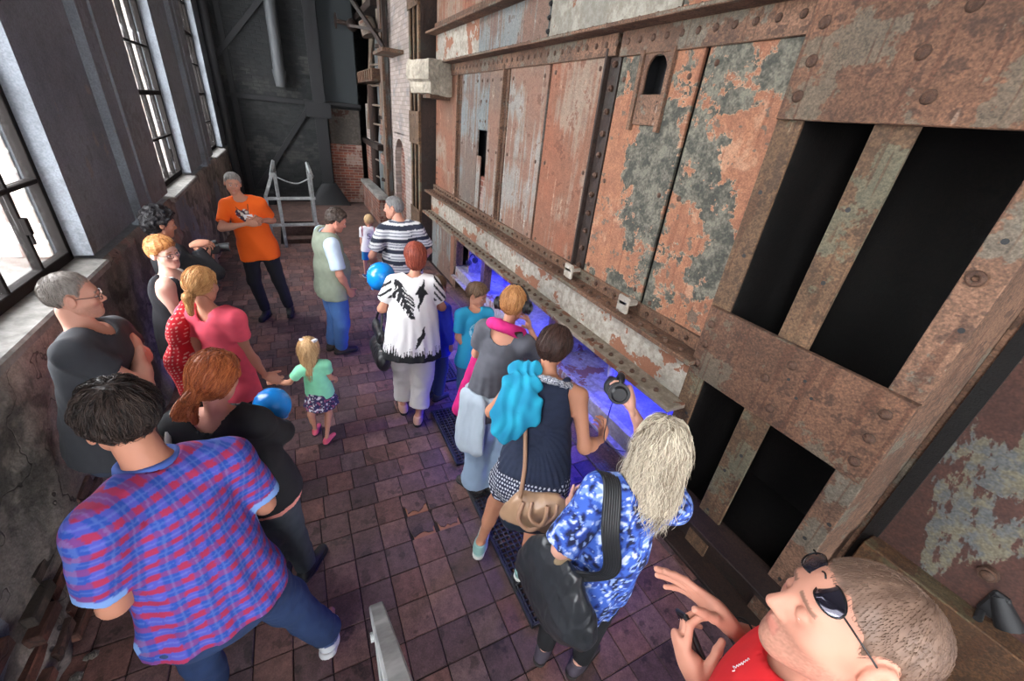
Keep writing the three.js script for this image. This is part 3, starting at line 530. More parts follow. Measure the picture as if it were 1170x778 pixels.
// --- near steel frame: flat struts and riveted gusset plates, dark hollow behind
{
  const f = thing('steelwork', 'heavy rusty steel frame of struts joined by riveted gusset plates', 'frame');
  const st = [[-1.49, -1.36, M.olive], [-1.06, -0.9, M.olive], [-0.55, -0.43, M.rust]];
  st.forEach(([a, b, m], i) => {
    const d = i === 2 ? 0.42 : 0.1;
    const s = part('strut', uvBox(merge([cbox(2.19, 2.21, 0.02, 6.86, a, b, 0.004), cbox(2.21, 2.21 + d, 0.02, 6.86, i === 2 ? b - 0.02 : (a + b) / 2 - 0.01, i === 2 ? b : (a + b) / 2 + 0.01, 0.003), ...(i === 2 ? [cbox(2.21 + d, 2.23 + d, 0.02, 6.86, a, b + 0.05, 0.004)] : [])]), i * 0.7, i), m, f);
    for (const [y, dz] of [[2.35, 0.05], [2.02, 0.09], [0.75, 0.05], [0.92, 0.1], [0.4, 0.06]]) part('hole', rod([2.196, y, a + dz], [2.1885, y, a + dz], 0.011, 0.011, 10), M.black, s);
  });
  part('boss', new THREE.TorusGeometry(0.02, 0.011, 8, 16).rotateY(Math.PI / 2).translate(2.178, 2.211, -0.508), M.rivet, f);
  const g1 = part('gusset_plate', slab(rect(-1.47, 0.9, 2.69, 3.85), 2.155, 0.03, 0.004), M.gusset, f);
  for (const [y, z] of [[3.06, -1.404], [2.92, -1.4], [2.782, -1.404], [3.055, -0.907], [2.923, -0.991], [2.78, -0.907], [3.06, -0.5], [2.92, -0.5], [2.78, -0.5], [3.2, -1.4], [3.2, -0.99]]) part('rivet', dome(2.152, y, z, 0.027, [-1, 0, 0], 0.7), M.rivet, g1);
  const g2 = part('gusset_plate', uvBox(slab(rect(-1.46, -0.43, 1.235, 1.69), 2.155, 0.03, 0.004), 1.1, 0.6), M.gusset, f);
  for (const [y, z] of [[1.589, -1.417], [1.454, -1.416], [1.316, -1.42], [1.597, -0.914], [1.46, -1.007], [1.318, -0.918], [1.598, -0.498], [1.461, -0.499], [1.323, -0.499]]) part('rivet', dome(2.152, y, z, 0.026, [-1, 0, 0], 0.7), M.rivet, g2);
  for (const [y, z] of [[1.555, -0.83], [1.49, -0.77], [1.45, -0.83], [1.52, -0.9]]) part('hole', rod([2.156, y, z], [2.1505, y, z], 0.009, 0.009, 8), M.black, g2);
  const bc = part('base_channel', merge([cbox(2.05, 2.25, 0.0, 0.03, -1.5, 1.4, 0.005), cbox(2.21, 2.25, 0.03, 0.34, -1.5, 1.4, 0.005), cbox(2.03, 2.25, 0.32, 0.36, -1.5, -0.4, 0.005)]), M.darkiron, f);
  for (let z = -1.4; z < 0.4; z += 0.2) part('rivet', dome(2.21, 0.18, z, 0.025), M.rivet, bc);
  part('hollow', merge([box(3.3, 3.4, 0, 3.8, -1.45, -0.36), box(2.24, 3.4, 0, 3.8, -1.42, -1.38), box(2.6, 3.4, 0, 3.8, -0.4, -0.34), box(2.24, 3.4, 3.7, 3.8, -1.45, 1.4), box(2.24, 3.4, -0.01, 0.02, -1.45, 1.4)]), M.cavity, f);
  const pl = thing('side_plate', 'scabby painted steel plate above a wide rusty flat bar at the lower right', 'plate');
  part('plate', uvBox(slab(rect(-0.36, 1.6, 0.74, 3.8), 2.62, 0.03, 0.003), 0.4, 0.2), matT(T.scab, 0.004), pl);
  part('flat_bar', cbox(2.5, 2.62, 0.2, 0.745, -0.36, 1.6, 0.006), matT(T.rust, 0.003, { color: rgb(210, 196, 160) }), pl);
  part('bolt', nut(2.61, 0.954, 0.015, 0.036, [-1, 0, 0]), M.rivet, pl);
  part('bracket', merge([cbox(2.59, 2.62, 0.76, 0.9, 0.06, 0.12, 0.02), rod([2.61, 0.88, 0.08], [2.6, 0.78, 0.17], 0.03, 0.05, 12), rod([2.57, 0.78, 0.08], [2.52, 0.77, 0.09], 0.016, 0.016, 8)]), M.black, pl);
}
// --- rough stone block sitting on the end of the upper channel
{
  const g = new THREE.BoxGeometry(0.55, 0.42, 0.62, 14, 12, 14).toNonIndexed(), p = g.attributes.position;
  for (let i = 0; i < p.count; i++) {
    const x = p.getX(i), y = p.getY(i), z = p.getZ(i), n = noise(x * 5 + 2, y * 5, z * 5) * 0.05 + noise(x * 16, y * 16, z * 16) * 0.018, k = 1 - Math.max(0, Math.abs(y) * 2.2 - 0.3) * 0.3;
    p.setXYZ(i, x * k * (1 + n * 2) - (y < -0.05 ? -0.04 : 0), y * (1 + n * 2), z * k * (1 + n * 2));
  }
  g.rotateY(0.25); g.translate(2.06, 3.0, -6.98); g.computeVertexNormals();
  const s = thing('stone_block', 'pale rough stone block jutting out at the top of the furnace wall', 'stone');
  part('stone', uvBox(g), matT(T.concrete, 0.02, { color: rgb(214, 204, 188) }), s);
  part('support', cbox(1.95, 2.3, 2.74, 2.8, -7.2, -6.8), M.rust, s);
}
// --- railing round the stair pit
{
  const r = thing('stair_railing', 'light grey tubular railing with a chain round the stair pit', 'railing'), q = (a, b) => bar(a, b, 0.055, 0.055, [0.1, 0.2, 1], 0.006), Z = -8.8;
  part('post', q([-0.3, 0, Z], [-0.3, 1.34, Z]), M.galv, r);
  part('post', q([0.27, 0, Z], [0.27, 1.36, Z]), M.galv, r);
  part('post', q([-0.5, 0, Z + 0.02], [-0.5, 0.95, Z + 0.02]), M.galv, r);
  part('sloping_rail', q([-0.51, 0.92, Z + 0.02], [-0.33, 1.35, Z]), M.galv, r);
  part('cross_rail', q([-0.52, 0.9, Z], [0.32, 0.92, Z]), M.galv, r);
  part('cross_rail', q([-0.53, 0.42, Z], [0.32, 0.44, Z]), M.galv, r);
  for (const x of [-0.36, 0.3]) { part('side_rail', q([x, 1.3, Z], [x, 1.3, -10.8]), M.galv, r); part('post', q([x, 0, -10.8], [x, 1.32, -10.8]), M.galv, r); }
  part('chain', tube([[-0.28, 1.28, Z + 0.02], [-0.1, 1.2, Z + 0.02], [0.05, 1.18, Z + 0.02], [0.25, 1.27, Z + 0.02]], 0.012, 30, 6), M.galv, r);
}
// --- the steps and landing the photographer stands on, below the bottom edge of the picture
{
  const l = thing('stair_landing', 'steel landing and steps below the handrail at the bottom edge', 'stairs');
  part('landing', cbox(-0.3, 1.5, 0.86, 0.9, 0.35, 1.8, 0.006), M.galv, l);
  part('tread', cbox(-0.3, 1.5, 0.23, 0.263, -0.3, 0.34, 0.006), M.galv, l);
  for (const [x, z, y] of [[-0.25, 0.4, 0.86], [1.45, 0.4, 0.86], [-0.25, 1.75, 0.86], [1.45, 1.75, 0.86], [-0.25, -0.25, 0.23], [1.45, -0.25, 0.23]]) part('leg', cbox(x - 0.03, x + 0.03, 0.001, y, z - 0.03, z + 0.03), M.galv, l);
}
// --- handrail of the steps the photographer stands on
{
  const h = thing('handrail', 'pale grey square handrail running down at the bottom edge', 'handrail');
  part('rail', bar([0.05, 1.27, -0.71], [0.04, 2.2, 0.11], 0.04, 0.05, [0, 1, 0], 0.004), M.rail, h);
  part('post', bar([0.045, 0.001, -0.62], [0.045, 1.33, -0.62], 0.03, 0.03, [0, 0, 1]), M.galv, h);
  part('bracket', merge([rod([0.02, 1.37, -0.6], [0.045, 1.37, -0.6], 0.012, 0.012, 8)]), M.galv, h);
}
// --- bush outside the near window
{
  const b = thing('bush', 'green bush outside the near window', 'bush'), gm = mat({ color: rgb(86, 108, 70) }), L = [], r = rng(33);
  for (let i = 0; i < 900; i++) { const a = r() * 6.28, t = r(), rad = (1 - t * 0.75) * 0.75 * Math.sqrt(r()), g = new THREE.ConeGeometry(0.05, 0.3, 4); g.rotateZ((r() - 0.5) * 2.4); g.rotateY(r() * 6); g.translate(-4.2 + Math.cos(a) * rad, -0.9 + t * 1.9, -9.4 + Math.sin(a) * rad); L.push(g); }
  part('foliage', merge(L), gm, b, 'stuff');
  part('trunk', rod([-4.2, -1.3, -9.4], [-4.2, -0.2, -9.4], 0.08, 0.05), M.rust, b);
}
// ================================================================ PEOPLE: distance fields meshed into one body each, clothes and hair as parts
const v3 = { add: (a, b, t = 1) => [a[0] + b[0] * t, a[1] + b[1] * t, a[2] + b[2] * t], sub: (a, b) => [a[0] - b[0], a[1] - b[1], a[2] - b[2]], dot: (a, b) => a[0] * b[0] + a[1] * b[1] + a[2] * b[2], mul: (a, t) => [a[0] * t, a[1] * t, a[2] * t],
  cross: (a, b) => [a[1] * b[2] - a[2] * b[1], a[2] * b[0] - a[0] * b[2], a[0] * b[1] - a[1] * b[0]], len: (a) => Math.hypot(a[0], a[1], a[2]), nor: (a) => { const l = Math.hypot(a[0], a[1], a[2]) || 1; return [a[0] / l, a[1] / l, a[2] / l]; }, lerp: (a, b, t) => [a[0] + (b[0] - a[0]) * t, a[1] + (b[1] - a[1]) * t, a[2] + (b[2] - a[2]) * t] };
// surface nets over a field f inside lo..hi, cells of size c; col(x, y, z, out) gives each vertex its colour
function surf(f, lo, hi, c, col) {
  const n = [0, 1, 2].map((i) => Math.ceil((hi[i] - lo[i]) / c) + 2), [nx, ny, nz] = n, val = new Float32Array(nx * ny * nz).fill(1), B = 5, rad = c * B * 0.5 * 1.7321 * 1.3 + c;
  for (let bz = 0; bz < nz; bz += B) for (let by = 0; by < ny; by += B) for (let bx = 0; bx < nx; bx += B) {
    const d = f(lo[0] + (bx + B / 2) * c, lo[1] + (by + B / 2) * c, lo[2] + (bz + B / 2) * c), far = Math.abs(d) > rad;
    if (far && d > 0) continue;
    for (let z = bz; z < Math.min(bz + B, nz); z++) for (let y = by; y < Math.min(by + B, ny); y++) for (let x = bx; x < Math.min(bx + B, nx); x++)
      val[(z * ny + y) * nx + x] = far ? -1 : f(lo[0] + x * c, lo[1] + y * c, lo[2] + z * c);
  }
  const id = new Int32Array(nx * ny * nz).fill(-1), pos = [], idx = [], o = [0, 1, nx, nx + 1, nx * ny, nx * ny + 1, nx * ny + nx, nx * ny + nx + 1];
  const E = [[0, 1], [2, 3], [4, 5], [6, 7], [0, 2], [1, 3], [4, 6], [5, 7], [0, 4], [1, 5], [2, 6], [3, 7]];
  for (let z = 0; z < nz - 1; z++) for (let y = 0; y < ny - 1; y++) for (let x = 0; x < nx - 1; x++) {
    const b = (z * ny + y) * nx + x; let m = 0;
    for (let k = 0; k < 8; k++) if (val[b + o[k]] < 0) m |= 1 << k;
    if (m === 0 || m === 255) continue;
    let sx = 0, sy = 0, sz = 0, k = 0;
    for (const [p, q] of E) {
      const vp = val[b + o[p]], vq = val[b + o[q]];
      if ((vp < 0) === (vq < 0)) continue;
      const t = vp / (vp - vq), px = p & 1, py = (p >> 1) & 1, pz = p >> 2;
      sx += px + ((q & 1) - px) * t; sy += py + (((q >> 1) & 1) - py) * t; sz += pz + ((q >> 2) - pz) * t; k++;
    }
    id[b] = pos.length / 3; pos.push(lo[0] + (x + sx / k) * c, lo[1] + (y + sy / k) * c, lo[2] + (z + sz / k) * c);
  }
  const st = [1, nx, nx * ny];
  for (let z = 1; z < nz - 1; z++) for (let y = 1; y < ny - 1; y++) for (let x = 1; x < nx - 1; x++) {
    const b = (z * ny + y) * nx + x, s = val[b] < 0;
    for (let a = 0; a < 3; a++) {
      if ((val[b + st[a]] < 0) === s) continue;
      const e = st[(a + 1) % 3], g = st[(a + 2) % 3], p = id[b - e - g], q = id[b - g], r = id[b], w = id[b - e];
      if (p < 0 || q < 0 || r < 0 || w < 0) continue;
      if (s) idx.push(p, q, r, p, r, w); else idx.push(p, r, q, p, w, r);
    }
  }
  const g = new THREE.BufferGeometry(); g.setAttribute('position', new THREE.Float32BufferAttribute(pos, 3)); g.setIndex(idx); g.computeVertexNormals();
  if (col) { const cc = new Float32Array(pos.length), out = [1, 1, 1]; for (let i = 0; i < pos.length; i += 3) { const r = col(pos[i], pos[i + 1], pos[i + 2], out); cc[i] = r[0]; cc[i + 1] = r[1]; cc[i + 2] = r[2]; } g.setAttribute('color', new THREE.BufferAttribute(cc, 3)); }
  return g;
}
const smin = (a, b, k) => { const h = Math.max(k - Math.abs(a - b), 0) / k; return Math.min(a, b) - h * h * k * 0.25; };
const smax = (a, b, k) => -smin(-a, -b, k);
// tapered capsule; flat = direction in which it is thinner by the factor k; cut = flat end at b
function cap(a, b, ra, rb = ra, F = null, k = 1, cut = false) {
  const bx = b[0] - a[0], by = b[1] - a[1], bz = b[2] - a[2], bb = bx * bx + by * by + bz * bz || 1e-9, L = Math.sqrt(bb);
  return (x, y, z) => {
    let px = x - a[0], py = y - a[1], pz = z - a[2]; const tt = (px * bx + py * by + pz * bz) / bb, t = tt < 0 ? 0 : tt > 1 ? 1 : tt;
    px -= bx * t; py -= by * t; pz -= bz * t;
    if (F) { const e = (px * F[0] + py * F[1] + pz * F[2]) * (k - 1); px += F[0] * e; py += F[1] * e; pz += F[2] * e; }
    let d = (Math.sqrt(px * px + py * py + pz * pz) - (ra + (rb - ra) * t)) / (F ? Math.sqrt(k) : 1);
    if (cut) d = Math.max(d, (tt - 1) * L);
    return d;
  };
}
function ell(c, r, R, U, F) {
  return (x, y, z) => {
    const px = x - c[0], py = y - c[1], pz = z - c[2], a = (px * R[0] + py * R[1] + pz * R[2]) / r[0], b = (px * U[0] + py * U[1] + pz * U[2]) / r[1], d = (px * F[0] + py * F[1] + pz * F[2]) / r[2];
    const k0 = Math.sqrt(a * a + b * b + d * d), k1 = Math.sqrt((a / r[0]) ** 2 + (b / r[1]) ** 2 + (d / r[2]) ** 2) || 1e-9;
    return k0 * (k0 - 1) / k1;
  };
}
const uni = (l, k) => (x, y, z) => { let d = l[0](x, y, z); for (let i = 1; i < l.length; i++) d = smin(d, l[i](x, y, z), k); return d; };
const bounds = (pts, pad) => { const lo = [1e9, 1e9, 1e9], hi = [-1e9, -1e9, -1e9]; for (const p of pts) for (let i = 0; i < 3; i++) { lo[i] = Math.min(lo[i], p[i] - pad); hi[i] = Math.max(hi[i], p[i] + pad); } return [lo, hi]; };
const rdg = (n) => 1 - 2.6 * Math.abs(n);
const folds = (x, y, z, s = 1) => 0.4 * rdg(noise(x * 6 * s + y * 2.5 * s, y * 4 * s - x * 2 * s, z * 6 * s)) + 0.35 * noise(x * 8 * s, y * 6 * s, z * 8 * s) + 0.25 * rdg(noise(x * 15 * s + 5, y * 10 * s + z * 5, z * 15 * s));
const skinMat = new THREE.MeshPhysicalMaterial({ vertexColors: true, color: new THREE.Color(0.86, 0.8, 0.78), roughness: 0.55, sheen: 0.15, sheenRoughness: 0.5, specularIntensity: 0.5 });
const clothMat = new THREE.MeshStandardMaterial({ vertexColors: true, roughness: 0.9 });
const hairMat = new THREE.MeshPhysicalMaterial({ vertexColors: true, roughness: 0.5, specularIntensity: 0.6 });
const shoeMat = new THREE.MeshStandardMaterial({ vertexColors: true, roughness: 0.6 });
const paint = (g, c) => { const n = g.attributes.position.count, a = new Float32Array(n * 3); for (let i = 0; i < n; i++) { a[3 * i] = c[0]; a[3 * i + 1] = c[1]; a[3 * i + 2] = c[2]; } g.setAttribute('color', new THREE.BufferAttribute(a, 3)); return g; };
const nouv = (l) => mergeGeometries(l.map((g) => { const q = g.index ? g.toNonIndexed() : g; for (const k of Object.keys(q.attributes)) if (!['position', 'normal', 'color'].includes(k)) q.deleteAttribute(k); return q; }));

// hand field: wrist w, direction d, palm normal n (the way the palm faces), side +1 right / -1 left, curl of the four fingers, thumb spread
function handField(w, d, n, side, k, curl, thumb, spread = 1) {
  d = v3.nor(d); n = v3.nor(v3.sub(n, v3.mul(d, v3.dot(n, d)))); const l = v3.mul(v3.cross(d, n), side);          // l points to the thumb side
  const at = (a, b, c) => v3.add(v3.add(v3.add(w, d, a * k), l, b * k), n, c * k), P = [], tips = [];
  P.push(cap(at(-0.01, 0, 0), at(0.045, 0.004, 0), 0.026 * k, 0.036 * k, n, 1.7), cap(at(0.05, 0.004, 0), at(0.083, 0.0, 0), 0.037 * k, 0.034 * k, n, 2.3), cap(at(0.015, 0.02, 0.008), at(0.055, 0.03, 0.012), 0.017 * k, 0.014 * k));
  const palm = uni(P, 0.018 * k), F = [palm];
  const base = [[0.09, 0.029], [0.096, 0.0095], [0.091, -0.0095], [0.082, -0.027]], len = [[0.042, 0.026, 0.022], [0.046, 0.03, 0.023], [0.043, 0.028, 0.023], [0.033, 0.022, 0.02]], rr = [0.0088, 0.009, 0.0086, 0.0076];
  base.forEach(([a, b], i) => {
    let p = at(a - 0.012, b, 0), ang = 0; const out = (b / 0.03) * 0.12 * spread, seg = [];
    for (let s = 0; s < 3; s++) {
      ang += curl[i] * [1.15, 1.5, 1.0][s];
      const dir = v3.nor(v3.add(v3.add(v3.mul(d, Math.cos(ang)), n, Math.sin(ang)), l, out * Math.cos(ang))), q = v3.add(p, dir, (len[i][s] + (s ? 0 : 0.012)) * k);
      seg.push(cap(p, q, rr[i] * k * (1 - s * 0.07), rr[i] * k * (0.94 - s * 0.08))); p = q;
    }
    tips.push(p); F.push(uni(seg, 0.004 * k));
  });
  let p = at(0.022, 0.026, 0.01); const td = v3.nor(v3.add(v3.add(v3.mul(d, 0.72 - thumb * 0.2), l, 0.62 - thumb * 0.45), n, 0.25 + thumb * 0.75)), q = v3.add(p, td, 0.042 * k), t2 = v3.nor(v3.add(v3.add(td, d, 0.25), n, thumb * 0.5)), q2 = v3.add(q, t2, 0.03 * k), q3 = v3.add(q2, t2, 0.022 * k);
  F.push(uni([cap(p, q, 0.014 * k, 0.011 * k), cap(q, q2, 0.0105 * k, 0.0095 * k), cap(q2, q3, 0.0095 * k, 0.0078 * k)], 0.006 * k)); tips.push(q3);
  return { f: uni(F, 0.006 * k), pts: [w, at(0.1, 0, 0), ...tips, at(0.05, 0.04, 0), at(0.05, -0.04, 0)], at, d, n, l };
}
// head field in its own axes (R right, U up, F face); hs scales it; kid rounds it
function headFields(c, R, U, F, hs, o) {
  const at = (x, y, z) => [c[0] + (R[0] * x + U[0] * y + F[0] * z) * hs, c[1] + (R[1] * x + U[1] * y + F[1] * z) * hs, c[2] + (R[2] * x + U[2] * y + F[2] * z) * hs];
  const E = (x, y, z, a, b, d) => ell(at(x, y, z), [a * hs, b * hs, d * hs], R, U, F), C = (a, b, r, s) => cap(at(...a), at(...b), r * hs, (s ?? r) * hs);
  const kid = o.kid ? 1 : 0, fem = o.fem ? 1 : 0, cr = E(0, 0.03, -0.012, 0.076, 0.089, 0.097);
  const skull = uni([cr, E(0, -0.03, 0.024, 0.061 - kid * 0.002, 0.08 - kid * 0.012, 0.068), C([-0.042, -0.058, 0.012], [0, -0.092 + kid * 0.012, 0.062], 0.022 - fem * 0.003, 0.021), C([0.042, -0.058, 0.012], [0, -0.092 + kid * 0.012, 0.062], 0.022 - fem * 0.003, 0.021)], 0.035 * hs);
  const detail = uni([C([-0.034, 0.022, 0.073], [0.034, 0.022, 0.073], 0.013 - fem * 0.002), E(-0.043, -0.022, 0.055, 0.022, 0.02, 0.022), E(0.043, -0.022, 0.055, 0.022, 0.02, 0.022)], 0.02 * hs);
  const nose = uni([C([0, 0.012, 0.084], [0, -0.027, 0.107 - kid * 0.006], 0.0075, 0.0115), C([-0.011, -0.034, 0.094], [0.011, -0.034, 0.094], 0.0085)], 0.012 * hs);
  const lips = uni([C([-0.019, -0.061, 0.081], [0, -0.0585, 0.089], 0.005, 0.0062), C([0.019, -0.061, 0.081], [0, -0.0585, 0.089], 0.005, 0.0062), C([-0.015, -0.068, 0.082], [0.015, -0.068, 0.082], 0.0068)], 0.006 * hs);
  const ears = [-1, 1].map((s) => { const a = ell(at(0.0815 * s, -0.004, -0.012), [0.013 * hs, 0.034 * hs, 0.021 * hs], R, U, F), b = ell(at(0.094 * s, 0.0, -0.008), [0.008 * hs, 0.021 * hs, 0.011 * hs], R, U, F); return (x, y, z) => smax(a(x, y, z), -b(x, y, z), 0.006 * hs); });
  const eyes = [-1, 1].map((s) => at(0.0305 * s, 0.0, 0.0765)), sock = eyes.map((e, i) => { const p = v3.add(e, F, 0.012 * hs); return (x, y, z) => Math.hypot(x - p[0], y - p[1], z - p[2]) - 0.0145 * hs; });
  const lids = [-1, 1].map((s) => { const a = ell(at(0.0305 * s, 0.0, 0.0765), [0.0148 * hs, 0.0148 * hs, 0.0148 * hs], R, U, F), m = at(0.0305 * s, o.lid ?? 0.002, 0.0765); return (x, y, z) => Math.max(a(x, y, z), -((x - m[0]) * U[0] + (y - m[1]) * U[1] + (z - m[2]) * U[2])); });
  const lo = [-1, 1].map((s) => { const a = ell(at(0.0305 * s, 0.0, 0.0765), [0.0145 * hs, 0.0145 * hs, 0.0145 * hs], R, U, F), m = at(0.0305 * s, -0.0065, 0.0765); return (x, y, z) => Math.max(a(x, y, z), (x - m[0]) * U[0] + (y - m[1]) * U[1] + (z - m[2]) * U[2]); });
  const f = (x, y, z) => {
    let d = smin(skull(x, y, z), detail(x, y, z), 0.024 * hs);
    d = smax(d, -Math.min(sock[0](x, y, z), sock[1](x, y, z)), 0.012 * hs);
    d = smin(d, nose(x, y, z), 0.012 * hs); d = smin(d, lips(x, y, z), 0.007 * hs);
    d = Math.min(d, smin(Math.min(lids[0](x, y, z), lids[1](x, y, z)), Math.min(lo[0](x, y, z), lo[1](x, y, z)), 0.001));
    return smin(d, Math.min(ears[0](x, y, z), ears[1](x, y, z)), 0.006 * hs);
  };
  const loc = (x, y, z) => { const px = (x - c[0]) / hs, py = (y - c[1]) / hs, pz = (z - c[2]) / hs; return [px * R[0] + py * R[1] + pz * R[2], px * U[0] + py * U[1] + pz * U[2], px * F[0] + py * F[1] + pz * F[2]]; };
  return { f, skull, cr, at, loc, eyes, E, C };
}
const HL = [[-0.13, 0], [-0.06, 1], [-0.02, 2], [0.018, 2], [0.034, 3], [0.06, 4], [0.1, 5]];
function hairLine(z, line, nape, side) {
  const v = [nape, nape + 0.025, side, side, line - 0.04, line - 0.012, line]; let i = 0; while (i < 5 && z > HL[i + 1][0]) i++;
  return mix(v[i], v[i + 1], sm(clamp((z - HL[i][0]) / (HL[i + 1][0] - HL[i][0]))));
}
// hair lying on a field: cap of the skull plus style volumes, then loose strands that follow its surface
function hairGeo(H, hs, h, cell, R, U, F) {
  const { at, loc, E, C } = H, th = h.thick ?? 0.014, y0 = h.line ?? 0.066, extra = (h.vol || []).map((v) => (v.length === 6 ? E(...v) : C(v[0], v[1], v[2], v[3])));
  const amp = h.amp ?? 0.004, fr = h.freq ?? 55, vol = extra.length ? uni(extra, (h.blend ?? 0.03) * hs) : null, crown = h.crown || [0, 0.11, -0.05];
  const ring = (q) => Math.atan2(q[0] - crown[0], q[2] - crown[2] + 1e-6);
  const f = (x, y, z) => {
    const q = loc(x, y, z);
    const base = H.cr(x, y, z);
    const yl = hairLine(q[2], y0, h.nape ?? -0.085, h.side ?? -0.022) + (h.ragged ?? 0.004) * noise(q[0] * 90, q[1] * 30, q[2] * 90), cut = (yl - q[1]) * hs * 0.75, tp = clamp((q[1] - yl) / (h.taper ?? 0.035), 0.12, 1);
    let d = smax(base - th * hs * tp, cut, 0.006 * hs);
    if (h.ears !== false) { const ex = (Math.abs(q[0]) - 0.08) / 0.03, ey = (q[1] + 0.004) / 0.04, ez = (q[2] + 0.008) / 0.027; d = smax(d, (1 - Math.sqrt(ex * ex + ey * ey + ez * ez)) * 0.025 * hs, 0.006 * hs); }
    const temple = (Math.abs(q[0]) - 0.03) * 0.9 * (h.recede ?? 0); if (temple > 0 && q[2] > 0.03) d = smax(d, (q[2] - 0.075 + temple) * hs, 0.01 * hs);
    if (vol) d = smin(d, vol(x, y, z), 0.022 * hs);
    if (h.face !== false) { const fx = q[0] / 0.062, fy = (q[1] + 0.035) / (0.092 + (h.faceUp ?? 0)), fz = (q[2] - 0.1) / 0.062; d = smax(d, (1 - Math.sqrt(fx * fx + fy * fy + fz * fz)) * 0.045 * hs, 0.012 * hs); }
    const n = h.curl ? noise(q[0] * fr, q[1] * fr, q[2] * fr) + 0.5 * noise(q[0] * fr * 2.1, q[1] * fr * 2.1, q[2] * fr * 2.1) : noise(ring(q) * (h.streak ?? 11), (q[1] + q[2] * 0.4) * 14, 3) * 0.8 + noise(q[0] * fr, q[1] * fr * 0.35, q[2] * fr) * 0.6;
    return d - amp * hs * n;
  };
  const c1 = h.color, c2 = h.color2 || v3.mul(c1, 0.6), tone = (q, k) => { const n = noise(ring(q) * 26 + k, q[1] * 16, 5) * 0.5 + noise(q[0] * 130, q[1] * 30 + k, q[2] * 130) * 0.5; return clamp(0.5 + n * 0.75); };
  const pts = [at(-0.1, -0.1, -0.12), at(0.1, 0.14, 0.12), at(-0.1, 0.14, -0.12), at(0.1, -0.1, 0.12), at(-0.1, -0.1, 0.12), at(0.1, 0.14, -0.12), ...(h.pts || []).map((p) => at(...p))], [lo, hi] = bounds(pts, 0.05 * hs);
  const g = surf(f, lo, hi, cell, (x, y, z) => { const q = loc(x, y, z), c = mix3(c2, c1, tone(q, 0)); if (!h.fade) return c; const yl = hairLine(q[2], y0, h.nape ?? -0.085, h.side ?? -0.022); return mix3(h.fadeTo, c, clamp(0.25 + (q[1] - yl) / h.fade + 0.4 * noise(q[0] * 200, q[1] * 200, q[2] * 200))); });
  if (!h.strands) return g;
  // strands
  const P = g.attributes.position, Nn = g.attributes.normal, r = rng(h.seed || 9), out = [], cols = [], idx = [], e = 0.002 * hs, G = (p) => v3.nor([f(p[0] + e, p[1], p[2]) - f(p[0] - e, p[1], p[2]), f(p[0], p[1] + e, p[2]) - f(p[0], p[1] - e, p[2]), f(p[0], p[1], p[2] + e) - f(p[0], p[1], p[2] - e)]);
  const rad = (h.rad ?? 0.0012) * 1.3 * hs, tie = h.tie ? at(...h.tie) : null, cw = at(...crown);
  for (let s = 0; s < h.strands * 0.36; s++) {
    const i = Math.floor(r() * P.count); let p = [P.getX(i), P.getY(i), P.getZ(i)]; const n0 = [Nn.getX(i), Nn.getY(i), Nn.getZ(i)];
    if (v3.dot(n0, U) < -0.75) continue;
    const nseg = Math.min(h.segs ?? 5, 10), L = (h.len ?? 0.06) * hs * (0.6 + 0.7 * r()), lk = 1 / (h.lock ?? 0.012) / hs, tn = noise(p[0] * lk, p[1] * lk * 0.4, p[2] * lk), col = mix3(c2, c1, clamp(0.5 + 0.75 * tn + 0.3 * (r() * 2 - 1) + (h.light ?? 0.1))), ph = noise(p[0] * lk * 0.6 + 7, p[1] * lk * 0.25, p[2] * lk * 0.6) * 7 + r() * (h.frizz ?? 0.8), wob = (h.wave ?? 0.1) * (0.6 + 0.8 * r()), lift = (h.lift ?? 0.0015) * hs * r(), side = v3.nor(v3.cross(n0, v3.sub(p, cw)));
    let prev = null;
    for (let k = 0; k <= nseg; k++) {
      const n = G(p); let d = f(p[0], p[1], p[2]);
      const hang = h.hang && k > nseg * 0.45; if (!hang) p = v3.add(p, n, clamp(lift - d, -0.01, 0.01));
      let dir = tie ? v3.sub(tie, p) : v3.add(v3.nor(v3.sub(p, cw)), [0, -1, 0], h.grav ?? 0.8);
      dir = v3.sub(dir, v3.mul(n, v3.dot(dir, n) * (hang ? 0.4 : 1))); dir = v3.nor(dir);
      dir = v3.nor(v3.add(dir, side, Math.sin(ph + k * (h.wfreq ?? 1.3)) * wob));
      const q = [p[0], p[1], p[2]], w = rad * (1 - 0.75 * (k / nseg)), a = v3.nor(v3.cross(dir, n)), bI = out.length / 3;
      for (const [u, v] of [[1, 0], [-0.5, 0.87], [-0.5, -0.87]]) { out.push(q[0] + (a[0] * u + n[0] * v) * w, q[1] + (a[1] * u + n[1] * v) * w, q[2] + (a[2] * u + n[2] * v) * w); cols.push(...col); }
      if (prev !== null) for (let j = 0; j < 3; j++) { const j2 = (j + 1) % 3; idx.push(prev + j, prev + j2, bI + j, prev + j2, bI + j2, bI + j); }
      prev = bI; p = v3.add(p, dir, L / nseg);
    }
  }
  const sg = new THREE.BufferGeometry(); sg.setAttribute('position', new THREE.Float32BufferAttribute(out, 3)); sg.setAttribute('color', new THREE.Float32BufferAttribute(cols, 3)); sg.setIndex(idx); sg.computeVertexNormals();
  return nouv([g, sg]);
}
const SKIN = S(212, 156, 130), SKIN2 = S(214, 160, 134);
